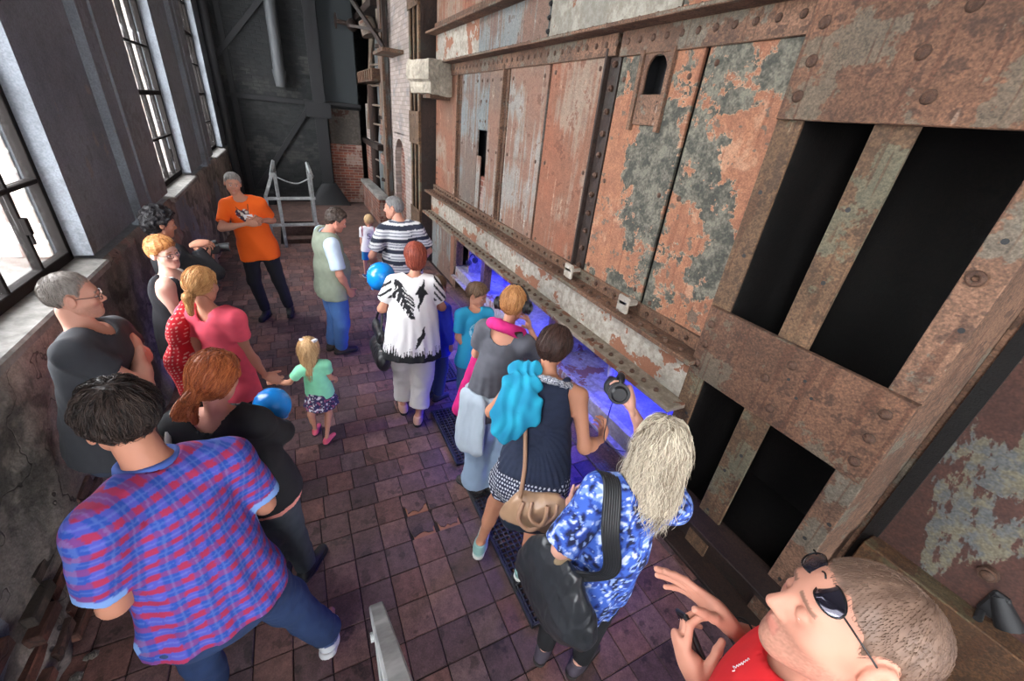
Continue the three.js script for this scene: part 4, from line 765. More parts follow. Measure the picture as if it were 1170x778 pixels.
function person(o) {
  const J0 = o.J, root = thing('person', o.label, 'person');
  const bx = J0.pel[0], bz = J0.pel[2], J = {}; for (const k in J0) J[k] = [J0[k][0] - bx, J0[k][1], J0[k][2] - bz];
  root.position.set(bx, 0, bz);
  const k = o.H / 1.75, fem = o.fem, kid = o.kid, gr = o.girth ?? 1, cell = o.cell ?? 0.009, skin = o.skin || SKIN, lg = (o.limb ?? 1) * k;
  const U = v3.nor(v3.sub(J.che, J.pel)), Rc = v3.nor(v3.sub(J.shR, J.shL)), Fc = v3.nor(v3.cross(U, Rc)), Rh = v3.nor(v3.sub(J.hiR, J.hiL)), Fh = v3.nor(v3.cross(U, Rh));
  const sp = (t) => v3.lerp(J.pel, J.che, t), hipw = (fem ? 0.168 : 0.155) * k * gr, wst = (fem ? 0.125 : 0.142) * k * gr * (o.waist ?? 1), chs = (fem ? 0.142 : 0.16) * k * gr, fl = o.depth ?? 1.38;
  const torso = (t) => [cap(v3.add(J.pel, U, -0.06 * k), v3.add(J.pel, U, 0.03 * k), hipw + t, hipw + t, Fh, 1.32), cap(sp(0.12), sp(0.42), hipw * 0.96 + t, wst + t, Fh, 1.3), cap(sp(0.42), sp(0.78), wst + t, chs + t, Fc, fl), cap(v3.lerp(J.che, J.shL, 0.55), v3.lerp(J.che, J.shR, 0.55), 0.056 * k + t, 0.056 * k + t), cap(v3.lerp(J.che, J.shL, 0.5), J.shL, 0.055 * lg + t, 0.05 * lg + t), cap(v3.lerp(J.che, J.shR, 0.5), J.shR, 0.055 * lg + t, 0.05 * lg + t),
    cap(v3.add(v3.add(J.hiL, Fh, -0.035 * k), U, -0.03 * k), v3.add(v3.add(J.hiL, Fh, -0.04 * k), U, -0.05 * k), 0.088 * k * gr + t), cap(v3.add(v3.add(J.hiR, Fh, -0.035 * k), U, -0.03 * k), v3.add(v3.add(J.hiR, Fh, -0.04 * k), U, -0.05 * k), 0.088 * k * gr + t),
    ...(fem && !kid ? [-1, 1].map((s) => cap(v3.add(v3.add(sp(0.66), Rc, 0.07 * k * s), Fc, 0.075 * k), v3.add(v3.add(sp(0.62), Rc, 0.072 * k * s), Fc, 0.085 * k), 0.06 * k * gr + t)) : []), ...(o.belly ? [cap(v3.add(sp(0.25), Fh, o.belly * 0.5), v3.add(sp(0.4), Fh, o.belly * 0.5), wst * 0.85 + t)] : [])];
  const headC = J.head, hh = o.head || {}, hs = (o.hs ?? (kid ? 0.8 + (o.H - 1) * 0.2 : 0.9)) * (kid ? 1 : Math.sqrt(k)), yaw = hh.yaw * Math.PI / 180, pit = (hh.pitch || 0) * Math.PI / 180, rol = (hh.roll || 0) * Math.PI / 180;
  const F0 = [Math.sin(yaw), 0, -Math.cos(yaw)], R00 = [Math.cos(yaw), 0, Math.sin(yaw)], F = [F0[0] * Math.cos(pit), -Math.sin(pit), F0[2] * Math.cos(pit)], U0 = [F0[0] * Math.sin(pit), Math.cos(pit), F0[2] * Math.sin(pit)];
  const R = v3.nor(v3.add(v3.mul(R00, Math.cos(rol)), U0, Math.sin(rol))), Uh = v3.nor(v3.add(v3.mul(U0, Math.cos(rol)), R00, -Math.sin(rol)));
  const Hd = headFields(headC, R, Uh, F, hs, o), nr = (fem || kid ? 0.047 : 0.057) * k * (kid ? 0.95 : 1), nb = Hd.at(0, -0.07, -0.025);
  const limb = (s) => [cap(J['sh' + s], J['el' + s], 0.05 * lg, 0.039 * lg), cap(J['el' + s], v3.lerp(J['el' + s], J['wr' + s], 0.35), 0.039 * lg, 0.04 * lg), cap(v3.lerp(J['el' + s], J['wr' + s], 0.3), J['wr' + s], 0.041 * lg, 0.026 * lg)];
  const leg = (s) => { const back = v3.mul(Fh, -0.014 * k); return [cap(J['hi' + s], J['kn' + s], 0.088 * lg * gr, 0.056 * lg), cap(J['kn' + s], J['an' + s], 0.052 * lg, 0.034 * lg), cap(v3.add(v3.lerp(J['kn' + s], J['an' + s], 0.15), back), v3.add(v3.lerp(J['kn' + s], J['an' + s], 0.42), back), 0.044 * lg, 0.044 * lg)]; };
  const feet = {}; for (const s of 'LR') { const t = v3.nor(o['toe' + s] || v3.add([Fh[0], 0, Fh[2]], Rh, s === 'R' ? 0.18 : -0.18)); feet[s] = t; }
  const foot = (s) => [cap(v3.add(J['an' + s], feet[s], -0.02 * k), v3.add(v3.add(J['an' + s], feet[s], 0.13 * k), [0, -0.045 * k, 0]), 0.035 * k, 0.026 * k)];
  const all = uni([...torso(0), ...limb('L'), ...limb('R'), ...leg('L'), ...leg('R'), ...foot('L'), ...foot('R'), cap(v3.add(J.che, U, -0.03), nb, nr * 1.15, nr)], 0.035 * k);
  const [lo, hi] = bounds(Object.values(J), 0.2 * k); lo[1] = Math.max(lo[1], -0.03);
  const sc = (x, y, z) => { const n = noise(x * 11, y * 11, z * 11) * 0.06; return [skin[0] * (1 + n), skin[1] * (1 + n * 1.3), skin[2] * (1 + n * 1.3)]; };
  const hair = o.hair || {}, hc = hair.color || S(70, 50, 40), lipc = o.lips || mix3(skin, S(186, 96, 90), 0.4), geos = [surf((x, y, z) => all(x, y, z) + 0.006 * k, lo, hi, Math.max(0.012, cell * 1.4), sc)];
  const headCol = (x, y, z) => {
    const q = Hd.loc(x, y, z); let c = sc(x, y, z);
    if (q[2] > 0.05) {
      const lip = Math.abs(q[0]) < 0.023 && q[1] < -0.054 && q[1] > -0.0745 && q[2] > 0.076; if (lip) c = lipc;
      const by = 0.0235 + (0.034 - Math.abs(q[0])) * 0.12; if (Math.abs(q[0]) > 0.012 && Math.abs(q[0]) < 0.05 && Math.abs(q[1] - by) < 0.0042) c = mix3(c, v3.mul(hc, 0.7), 0.75);
    }
    if (o.stubble) { const b = step(-0.03, -0.05, q[1]) * (Math.abs(q[0]) > 0.02 || q[1] < -0.07 || q[1] > -0.055 ? 1 : 0.2) * step(-0.03, 0.0, q[2]); c = mix3(c, S(120, 92, 80), b * o.stubble * (0.7 + 0.5 * noise(x * 500, y * 500, z * 500))); }
    if (o.blush) c = mix3(c, S(206, 110, 90), o.blush * (0.5 + 0.5 * noise(x * 30, y * 30, z * 30)));
    return c;
  };
  const hcell = o.hcell ?? Math.max(0.0032, cell * 0.45), hb = bounds([Hd.at(0, 0, 0)], 0.135 * hs);
  geos.push(surf(Hd.f, hb[0], hb[1], hcell, headCol));
  const hands = {};
  for (const s of 'LR') {
    const h = (o.hands || {})[s] || {}, side = s === 'R' ? 1 : -1, fd = v3.nor(v3.sub(J['wr' + s], J['el' + s])), d = h.d || fd, n = h.n || v3.add(v3.mul(Rc, -side), Fc, 0.1), hk = (fem ? 0.92 : 1) * k * (h.s ?? 1);
    if (h.skip) continue;
    const hf = handField(J['wr' + s], d, n, side, hk, h.curl || [0.28, 0.32, 0.36, 0.4], h.thumb ?? 0.3, h.spread ?? 1), [l2, h2] = bounds(hf.pts, 0.03 * hk);
    const nails = hf.pts.slice(2, 7); geos.push(surf(hf.f, l2, h2, o.handcell ?? Math.max(0.0032, cell * 0.42), sc)); hands[s] = hf;
  }
  part('body', nouv(geos), skinMat, root);
  for (const e of Hd.eyes) {
    const g = new THREE.SphereGeometry(0.0128 * hs, 16, 16), p = g.attributes.position, cc = new Float32Array(p.count * 3);
    for (let i = 0; i < p.count; i++) { const t = p.getY(i) / (0.0128 * hs), c = t > 0.965 ? [0.01, 0.01, 0.01] : t > 0.86 ? (o.iris || S(90, 100, 110)) : S(196, 188, 182); cc.set(c, i * 3); }
    g.setAttribute('color', new THREE.BufferAttribute(cc, 3)); g.applyQuaternion(new THREE.Quaternion().setFromUnitVectors(new THREE.Vector3(0, 1, 0), vec(F))); g.translate(...e); part('eye', nouv([g]), hairMat, root);
  }
  if (o.hair) { const c = Math.max(0.003, o.haircell ?? cell * 0.5); part('hair', hairGeo(Hd, hs, o.hair, c, R, Uh, F), hairMat, root); }
  const ctx = { root, J, k, U, Rc, Fc, Rh, Fh, sp, torso, limb, leg, Hd, hs, R, Uh, F, hands, feet, hipw, wst, chs, lg, nb, nr, cell, bx, bz, headC, o };
  for (const c of o.clothes || []) c(ctx);
  if (o.shoes) for (const s of 'LR') shoe(ctx, s, o.shoes);
  return ctx;
}
const tcol = (ctx, fn) => (x, y, z) => { const p = [x - ctx.J.che[0], y - ctx.J.che[1], z - ctx.J.che[2]]; return fn(v3.dot(p, ctx.Rc), v3.dot(p, ctx.U), v3.dot(p, ctx.Fc), x, y, z); };
// an upper garment: sleeve 0..2 (1 = elbow, 2 = wrist), hem below the pelvis, round neck opening
function top(q) {
  return (c) => {
    const { J, k, U, Rc, Fc, Fh } = c, off = (q.off ?? 0.014) * k, L = [...c.torso(off)], hemP = v3.add(J.pel, U, -(q.hem ?? 0.1) * k), loose = (q.loose ?? 0) * k;
    L.push(cap(c.sp(0.35), v3.add(hemP, U, -0.05), c.hipw * (q.mid ?? 0.92) + off + loose * 0.5, c.hipw + off + loose + 0.008 * k, Fh, q.flat ?? 1.28));
    if ((q.hem ?? 0.1) > 0.05) for (const s of 'LR') L.push(cap(J['hi' + s], v3.lerp(J['hi' + s], J['kn' + s], 0.35), 0.09 * c.lg * (c.o.girth ?? 1) + off + 0.01 * k, 0.086 * c.lg + off + 0.012 * k));
    if (q.sleeve) for (const s of 'LR') {
      const sh = J['sh' + s], el = J['el' + s], wr = J['wr' + s], so = (q.soff ?? 0.014) * 0.72 * k, t = Math.min(q.sleeve, 1), e1 = v3.lerp(sh, el, t);
      L.push(cap(sh, e1, 0.052 * c.lg + so, (q.sleeve <= 1 ? 0.047 * c.lg : 0.042 * c.lg) + so * (q.sleeve <= 1 ? 1.35 : 1), null, 1, q.sleeve <= 1));
      if (q.sleeve > 1) { const e2 = v3.lerp(el, wr, q.sleeve - 1); L.push(cap(el, e2, 0.042 * c.lg + so, 0.034 * c.lg + so, null, 1, true)); }
    }
    const body = uni(L, (q.blend ?? 0.03) * k), neckR = (q.neck ?? 0.068) * k, n0 = v3.add(v3.add(J.che, U, (q.neckY ?? 0.0) * k), Fc, (q.neckF ?? 0.012) * k), neckF = cap(v3.add(n0, Fc, -0.012 * k), v3.add(v3.add(n0, U, 0.16 * k), Fc, 0.05 * k), neckR, neckR * 1.3), amp = (q.amp ?? 0.006) * k, fs = q.fs ?? 1, sx = q.strap;
    const f = (x, y, z) => {
      let d = body(x, y, z) - amp * folds(x, y, z, fs);
      if (q.gather) { const px = x - J.pel[0], pz = z - J.pel[2], a = Math.atan2(px, pz), yy = v3.dot([x - hemP[0], y - hemP[1], z - hemP[2]], U); d -= q.gather * Math.sin(a * (q.gn ?? 13) + noise(x * 6, y * 3, z * 6) * 2.5) * clamp(1 - yy / 0.45); }
      d = Math.max(d, (hemP[0] - x) * U[0] + (hemP[1] - y) * U[1] + (hemP[2] - z) * U[2] + (q.hemCut ? q.hemCut(x, y, z, c) : 0));
      d = smax(d, -neckF(x, y, z), 0.006);
      if (sx !== undefined) { const p = [x - J.che[0], y - J.che[1], z - J.che[2]], lx = Math.abs(v3.dot(p, Rc)), ly = v3.dot(p, U); if (ly > -0.32 * k) d = smax(d, lx - (sx + Math.max(0, -0.03 * k - ly) * (q.arm ?? 0.5) + Math.max(0, -0.16 * k - ly) * 1.6), 0.008); }
      if (q.open) { const p = [x - J.che[0], y - J.che[1], z - J.che[2]], lx = Math.abs(v3.dot(p, Rc)), ly = v3.dot(p, U), lz = v3.dot(p, Fc); if (lz > 0) d = Math.max(d, (q.open * Math.max(0.2, 1 + ly * 0.5) - lx)); }
      return d;
    };
    const pts = [J.che, hemP, v3.add(hemP, Fh, 0.15), v3.add(hemP, Fh, -0.15), J.shL, J.shR, J.hiL, J.hiR, ...(q.sleeve ? ['L', 'R'].flatMap((s) => [v3.lerp(J['sh' + s], J['el' + s], Math.min(1, q.sleeve)), ...(q.sleeve > 1 ? [v3.lerp(J['el' + s], J['wr' + s], q.sleeve - 1)] : [])]) : [])], [lo, hi] = bounds(pts, 0.16 * k + loose);
    const g = surf(f, lo, hi, q.cell ?? c.cell, q.col ? tcol(c, q.col(c)) : () => q.color);
    c.topF = f; c.hemP = hemP;
    return part(q.name || 'shirt', g, q.mat || clothMat, c.root);
  };
}
// trousers, shorts: len 0..2 (1 = knee, 2 = ankle)
function pants(q) {
  return (c) => {
    const { J, k, U, Fh } = c, off = (q.off ?? 0.005) * k, L = [...c.torso(off).slice(0, 2), ...c.torso(off).slice(6, 8)], w = v3.add(J.pel, U, (q.rise ?? 0.06) * k), so = (q.soff ?? 0.016) * k;
    for (const s of 'LR') {
      const hi = J['hi' + s], kn = J['kn' + s], an = J['an' + s], t = Math.min(q.len, 1);
      L.push(cap(hi, v3.lerp(hi, kn, t), 0.09 * c.lg * (c.o.girth ?? 1) + so * 0.7, mix(0.09, 0.058, t) * c.lg + so * (q.flare ?? 1), null, 1, q.len <= 1));
      if (q.len > 1) { const e = v3.lerp(kn, an, q.len - 1); L.push(cap(kn, e, 0.057 * c.lg + so, 0.043 * c.lg + so * (q.flare ?? 1), null, 1, true)); }
    }
    const body = uni(L, 0.03 * k), amp = (q.amp ?? 0.009) * k;
    const f = (x, y, z) => Math.max(body(x, y, z) - amp * folds(x, y * 1.6, z, q.fs ?? 1.2), (x - w[0]) * U[0] + (y - w[1]) * U[1] + (z - w[2]) * U[2]);
    const pts = [J.pel, J.hiL, J.hiR, w, ...['L', 'R'].flatMap((s) => [v3.lerp(J['hi' + s], J['kn' + s], Math.min(1, q.len)), ...(q.len > 1 ? [v3.lerp(J['kn' + s], J['an' + s], q.len - 1)] : [])])], [lo, hi] = bounds(pts, 0.17 * k);
    return part(q.name || 'trousers', surf(f, lo, hi, q.cell ?? c.cell, q.col ? tcol(c, q.col(c)) : denimLike(q.color, q.var ?? 0.12)), q.mat || clothMat, c.root);
  };
}
const denimLike = (c, v) => (x, y, z) => { const n = 1 + v * (noise(x * 9, y * 6, z * 9) + 0.6 * noise(x * 60, y * 24, z * 60)); return [c[0] * n, c[1] * n, c[2] * n]; };
function shoe(c, s, q) {
  const { J, k } = c, a = J['an' + s], t = c.feet[s], fl = v3.nor([t[0], 0, t[2]]), g0 = Math.max(0, a[1] - 0.045 * c.o.H), tilt = q.tilt?.[s] || 0, h = v3.nor([fl[0], -tilt, fl[2]]), up = v3.nor([fl[0] * tilt, 1, fl[2] * tilt]), rt = v3.cross(up, h), at = (x, y, z) => [a[0] + (rt[0] * x + up[0] * (y - 0.078) + h[0] * z) * k, a[1] + (rt[1] * x + up[1] * (y - 0.078) + h[1] * z) * k, a[2] + (rt[2] * x + up[2] * (y - 0.078) + h[2] * z) * k];
  const w = (q.w ?? 1) * k, upper = uni([cap(at(0, 0.045, -0.045), at(0, 0.06, 0.02), 0.036 * w, 0.037 * w), cap(at(0, 0.045, 0.02), at(0, 0.036, 0.15), 0.04 * w, 0.034 * w, up, 1.15), ...(q.boot ? [cap(at(0, 0.06, -0.02), at(0, 0.06 + q.boot, -0.022), 0.042 * w, 0.05 * w, null, 1, true)] : [cap(at(0, 0.05, -0.02), at(0, 0.098, -0.02), 0.038 * w, 0.036 * w, null, 1, true)])], 0.03 * k);
  const fl0 = at(0, 0.012, 0), f = (x, y, z) => Math.max(upper(x, y, z), (fl0[0] - x) * up[0] + (fl0[1] - y) * up[1] + (fl0[2] - z) * up[2]);
  const ft = at(0, 0.017, 0), fb = at(0, 0.0, 0), so = uni([cap(at(0, 0.02, -0.045), at(0, 0.02, 0.02), 0.041 * w, 0.042 * w), cap(at(0, 0.02, 0.02), at(0, 0.02, 0.15), 0.044 * w, 0.038 * w)], 0.02 * k), dp = (x, y, z, p) => (x - p[0]) * up[0] + (y - p[1]) * up[1] + (z - p[2]) * up[2];
  const sf = (x, y, z) => Math.max(so(x, y, z), dp(x, y, z, at(0, q.sole ?? 0.024, 0)), -dp(x, y, z, fb));
  const [lo, hi] = bounds([at(0, 0, -0.05), at(0, 0, 0.16), at(0, 0.1 + (q.boot || 0), -0.02)], 0.06 * k), cell = Math.max(0.005, c.cell * 0.7);
  const sh = part(q.name || 'shoe', surf(f, lo, hi, cell, (x, y, z) => (q.col ? q.col(dp(x, y, z, fb), x, y, z) : q.color)), q.mat || shoeMat, c.root);
  part('sole', surf(sf, lo, hi, cell, () => q.soleColor || S(40, 38, 38)), shoeMat, sh);
}
// joints of every person, in metres
const JN = ['pel','che','head','hiL','hiR','knL','knR','anL','anR','shL','shR','elL','elR','wrL','wrR'];
const POSE = {
  guide: [[-0.51, 0.95, -5.76], [-0.56, 1.45, -5.67], [-0.62, 1.64, -5.69], [-0.41, 0.92, -5.73], [-0.60, 0.91, -5.77], [-0.35, 0.50, -5.70], [-0.61, 0.50, -5.67], [-0.28, 0.09, -5.69], [-0.55, 0.08, -5.66], [-0.39, 1.44, -5.63], [-0.73, 1.41, -5.69], [-0.30, 1.21, -5.79], [-0.80, 1.19, -5.51], [-0.40, 1.26, -5.55], [-0.54, 1.24, -5.50]],
  vest: [[0.22, 0.90, -4.42], [0.21, 1.38, -4.36], [0.32, 1.53, -4.39], [0.19, 0.88, -4.51], [0.24, 0.86, -4.34], [0.21, 0.47, -4.49], [0.26, 0.45, -4.30], [0.15, 0.08, -4.56], [0.23, 0.08, -4.44], [0.18, 1.38, -4.53], [0.24, 1.34, -4.20], [0.18, 1.10, -4.61], [0.28, 1.06, -4.14], [0.21, 0.86, -4.62], [0.36, 0.85, -4.24]],
  toddler: [[0.95, 0.51, -6.91], [0.97, 0.81, -6.94], [0.99, 0.92, -6.96], [0.90, 0.49, -6.91], [1.00, 0.48, -6.91], [0.88, 0.27, -6.90], [0.99, 0.27, -6.90], [0.86, 0.05, -6.88], [0.96, 0.05, -6.89], [0.87, 0.80, -6.94], [1.06, 0.79, -6.92], [0.85, 0.64, -6.93], [1.08, 0.64, -6.90], [0.84, 0.51, -6.93], [1.07, 0.50, -6.93]],
  polo: [[0.96, 0.96, -4.47], [0.94, 1.46, -4.40], [0.89, 1.64, -4.45], [0.87, 0.92, -4.47], [1.06, 0.93, -4.47], [0.81, 0.50, -4.44], [1.05, 0.50, -4.48], [0.86, 0.08, -4.42], [1.06, 0.08, -4.46], [0.77, 1.42, -4.40], [1.11, 1.44, -4.37], [0.63, 1.16, -4.38], [1.26, 1.18, -4.43], [0.70, 0.97, -4.54], [1.18, 1.00, -4.60]],
  blouse: [[0.73, 0.88, -3.06], [0.76, 1.34, -3.12], [0.79, 1.52, -3.17], [0.65, 0.85, -3.08], [0.82, 0.84, -3.04], [0.66, 0.46, -3.14], [0.80, 0.45, -3.03], [0.65, 0.07, -3.17], [0.74, 0.07, -2.96], [0.61, 1.32, -3.15], [0.90, 1.32, -3.08], [0.51, 1.08, -3.20], [1.01, 1.07, -3.14], [0.62, 1.00, -3.40], [0.98, 1.02, -3.38]],
  bluekid: [[1.02, 0.63, -3.35], [1.02, 1.02, -3.35], [1.04, 1.17, -3.36], [0.99, 0.61, -3.41], [1.05, 0.61, -3.29], [0.98, 0.33, -3.40], [1.06, 0.33, -3.28], [0.96, 0.06, -3.32], [1.01, 0.06, -3.23], [0.96, 1.00, -3.46], [1.08, 1.00, -3.25], [0.95, 0.80, -3.49], [1.11, 0.80, -3.22], [0.97, 0.63, -3.50], [1.13, 0.63, -3.23]],
  boy: [[1.24, 0.66, -2.99], [1.26, 1.05, -3.02], [1.30, 1.19, -3.06], [1.29, 0.62, -3.03], [1.18, 0.63, -2.95], [1.30, 0.34, -2.98], [1.17, 0.35, -2.93], [1.31, 0.06, -2.92], [1.16, 0.06, -2.91], [1.39, 1.03, -3.00], [1.14, 1.04, -3.01], [1.34, 0.85, -3.09], [1.11, 0.84, -2.98], [1.46, 0.75, -3.00], [1.22, 0.70, -2.92]],
  scarf: [[1.04, 0.88, -2.09], [1.11, 1.34, -2.09], [1.17, 1.51, -2.14], [0.96, 0.85, -2.06], [1.11, 0.83, -2.12], [0.96, 0.46, -2.07], [1.15, 0.45, -2.08], [0.94, 0.08, -2.03], [1.04, 0.07, -2.03], [1.00, 1.33, -2.19], [1.19, 1.30, -1.97], [1.00, 1.08, -2.30], [1.39, 1.12, -2.04], [1.18, 1.00, -2.44], [1.33, 1.31, -2.17]],
  tank: [[0.95, 0.90, -1.32], [1.09, 1.33, -1.49], [1.13, 1.50, -1.57], [0.89, 0.85, -1.39], [1.02, 0.87, -1.26], [0.85, 0.48, -1.51], [0.97, 0.47, -1.24], [0.79, 0.08, -1.55], [0.99, 0.08, -1.30], [0.94, 1.33, -1.58], [1.21, 1.30, -1.38], [0.84, 1.08, -1.66], [1.20, 1.06, -1.24], [1.05, 1.03, -1.78], [1.41, 0.98, -1.33]],
  blonde: [[0.99, 0.87, -0.81], [1.04, 1.33, -0.73], [1.14, 1.49, -0.77], [0.95, 0.86, -0.90], [1.02, 0.82, -0.74], [0.94, 0.46, -0.90], [1.14, 0.45, -0.77], [0.88, 0.08, -0.85], [1.02, 0.07, -0.72], [0.90, 1.33, -0.79], [1.17, 1.28, -0.66], [0.74, 1.11, -0.76], [1.25, 1.36, -0.91], [0.91, 1.05, -0.93], [1.12, 1.56, -0.94]],
  plaid: [[-0.45, 0.99, -1.17], [-0.49, 1.49, -1.24], [-0.54, 1.68, -1.30], [-0.54, 0.95, -1.15], [-0.36, 0.96, -1.20], [-0.62, 0.56, -1.31], [-0.29, 0.56, -1.32], [-0.65, 0.14, -1.31], [-0.15, 0.15, -1.33], [-0.59, 1.49, -1.09], [-0.32, 1.45, -1.30], [-0.64, 1.19, -1.08], [-0.27, 1.16, -1.34], [-0.67, 1.07, -1.31], [-0.38, 1.11, -1.57]],
  redhead: [[-0.37, 0.88, -1.77], [-0.42, 1.34, -1.71], [-0.39, 1.52, -1.72], [-0.44, 0.84, -1.82], [-0.29, 0.85, -1.74], [-0.39, 0.46, -1.77], [-0.28, 0.46, -1.81], [-0.40, 0.07, -1.75], [-0.24, 0.07, -1.81], [-0.56, 1.31, -1.75], [-0.28, 1.32, -1.65], [-0.51, 1.04, -1.77], [-0.22, 1.11, -1.82], [-0.53, 0.98, -2.00], [-0.31, 0.95, -1.98]],
  coral: [[-0.53, 0.90, -2.75], [-0.55, 1.36, -2.76], [-0.56, 1.54, -2.75], [-0.60, 0.86, -2.81], [-0.48, 0.86, -2.68], [-0.60, 0.47, -2.79], [-0.47, 0.47, -2.69], [-0.60, 0.08, -2.79], [-0.46, 0.08, -2.70], [-0.68, 1.34, -2.83], [-0.43, 1.35, -2.67], [-0.69, 1.07, -2.79], [-0.42, 1.08, -2.73], [-0.69, 0.83, -2.81], [-0.35, 0.86, -2.77]],
  girl: [[-0.04, 0.47, -3.08], [-0.06, 0.76, -3.00], [-0.07, 0.86, -3.06], [-0.08, 0.46, -3.11], [0.01, 0.45, -3.06], [-0.13, 0.25, -3.06], [-0.00, 0.24, -3.05], [-0.12, 0.04, -3.11], [-0.04, 0.04, -2.96], [-0.15, 0.73, -2.99], [0.03, 0.75, -2.99], [-0.24, 0.61, -3.03], [0.05, 0.60, -3.03], [-0.35, 0.59, -3.10], [0.09, 0.51, -3.13]],
  folded: [[-1.03, 0.97, -2.29], [-0.96, 1.46, -2.37], [-0.97, 1.66, -2.39], [-1.08, 0.93, -2.37], [-0.97, 0.93, -2.22], [-1.05, 0.51, -2.41], [-0.96, 0.51, -2.23], [-1.04, 0.08, -2.42], [-0.96, 0.09, -2.23], [-0.94, 1.41, -2.54], [-0.97, 1.47, -2.19], [-0.92, 1.17, -2.71], [-0.79, 1.24, -2.22], [-0.84, 1.22, -2.47], [-0.84, 1.33, -2.46]],
  glasses: [[-0.89, 0.89, -3.42], [-0.87, 1.36, -3.43], [-0.86, 1.54, -3.45], [-0.92, 0.86, -3.50], [-0.86, 0.86, -3.34], [-0.93, 0.47, -3.50], [-0.86, 0.47, -3.33], [-0.93, 0.08, -3.50], [-0.87, 0.08, -3.33], [-0.84, 1.33, -3.58], [-0.87, 1.35, -3.28], [-0.91, 1.07, -3.59], [-0.84, 1.08, -3.28], [-0.88, 0.83, -3.62], [-0.80, 0.84, -3.28]],
  camera: [[-0.95, 0.94, -3.95], [-0.95, 1.42, -3.96], [-0.96, 1.61, -3.99], [-0.99, 0.90, -4.03], [-0.91, 0.90, -3.87], [-1.00, 0.49, -4.03], [-0.91, 0.49, -3.87], [-1.00, 0.08, -4.03], [-0.90, 0.08, -3.86], [-1.04, 1.40, -4.10], [-0.88, 1.40, -3.80], [-0.97, 1.12, -4.10], [-0.67, 1.23, -3.89], [-0.77, 1.21, -4.22], [-0.78, 1.45, -3.93]],
  red: [[0.69, 1.23, 0.04], [0.69, 1.73, -0.01], [0.66, 1.93, -0.05], [0.60, 1.19, 0.05], [0.78, 1.19, 0.02], [0.59, 0.77, 0.04], [0.79, 0.77, 0.01], [0.58, 0.35, 0.04], [0.80, 0.35, 0.01], [0.51, 1.71, 0.02], [0.86, 1.71, -0.03], [0.42, 1.45, -0.09], [0.98, 1.45, -0.09], [0.67, 1.46, -0.16], [0.77, 1.57, -0.19]],
};
const pose = (n) => Object.fromEntries(JN.map((j, i) => [j, POSE[n][i]]));
const BALL1 = [0.562, 1.277, -3.45], BALL2 = [-0.256, 1.14, -2.02];
// ================================================================ THE PEOPLE
const flat = (c, v = 0.07) => () => (lx, ly, lz, x, y, z) => { const n = 1 + v * noise(x * 40, y * 40, z * 40); return [c[0] * n, c[1] * n, c[2] * n]; };
const W = (c, p) => [p[0] + c.bx, p[1], p[2] + c.bz];
const who = {};
const BLACK = S(30, 30, 33), GREYHAIR = S(150, 146, 140), JEANS = S(66, 92, 138);
// glasses frame on a head: lenses at the eyes, temples to the ears
function specs(c, m, lens, y = 0, z = 0.0, tilt = 0, name = 'glasses', sz = 1) {
  const { at } = c.Hd, h = c.hs, g = [], A = (x, yy, zz) => at(x, yy * Math.cos(tilt) + (zz - 0.0) * Math.sin(tilt) + y, -yy * Math.sin(tilt) + zz * Math.cos(tilt) + z), rim = 0.0016 * h;
  const root = new THREE.Group(); root.name = name; c.root.add(root);
  for (const s of [-1, 1]) {
    const loop = []; for (let i = 0; i < 16; i++) { const a = i / 16 * 6.2832; loop.push(A(s * 0.033 * sz + Math.cos(a) * 0.026 * sz, -0.002 + Math.sin(a) * 0.017 * sz, 0.104 - 0.01 * Math.abs(Math.cos(a) + s * 0.3))); }
    g.push(tube(loop, rim, 32, 5, true), tube([A(s * 0.06 * sz, 0.004, 0.096), A(s * 0.078, 0.006, 0.06), A(s * 0.082, 0.004, 0.0), A(s * 0.08, -0.012, -0.02)], rim, 14, 5));
    if (lens) { const sh = new THREE.CircleGeometry(1, 20), p = sh.attributes.position; for (let i = 0; i < p.count; i++) { const X = p.getX(i), Y = p.getY(i), q = A(s * 0.033 * sz + X * 0.026 * sz, -0.002 + Y * 0.017 * sz, 0.104 - 0.01 * Math.abs(X + s * 0.3) + 0.004 * (1 - X * X - Y * Y)); p.setXYZ(i, ...q); } sh.computeVertexNormals(); part('lens', sh, lens, root); }
  }
  g.push(tube([A(-0.008, 0.004, 0.105), A(0, 0.007, 0.108), A(0.008, 0.004, 0.105)], rim, 6, 5));
  part('frame', merge(g), m, root);
}
const shirtLike = (c0, q = {}) => top({ sleeve: 0.6, hem: 0.12, loose: 0.012, col: flat(c0), ...q });
const shortHair = (color, q = {}) => ({ color, thick: 0.014, amp: 0.003, strands: 900, len: 0.035, taper: 0.03, lift: 0.003, ...q });

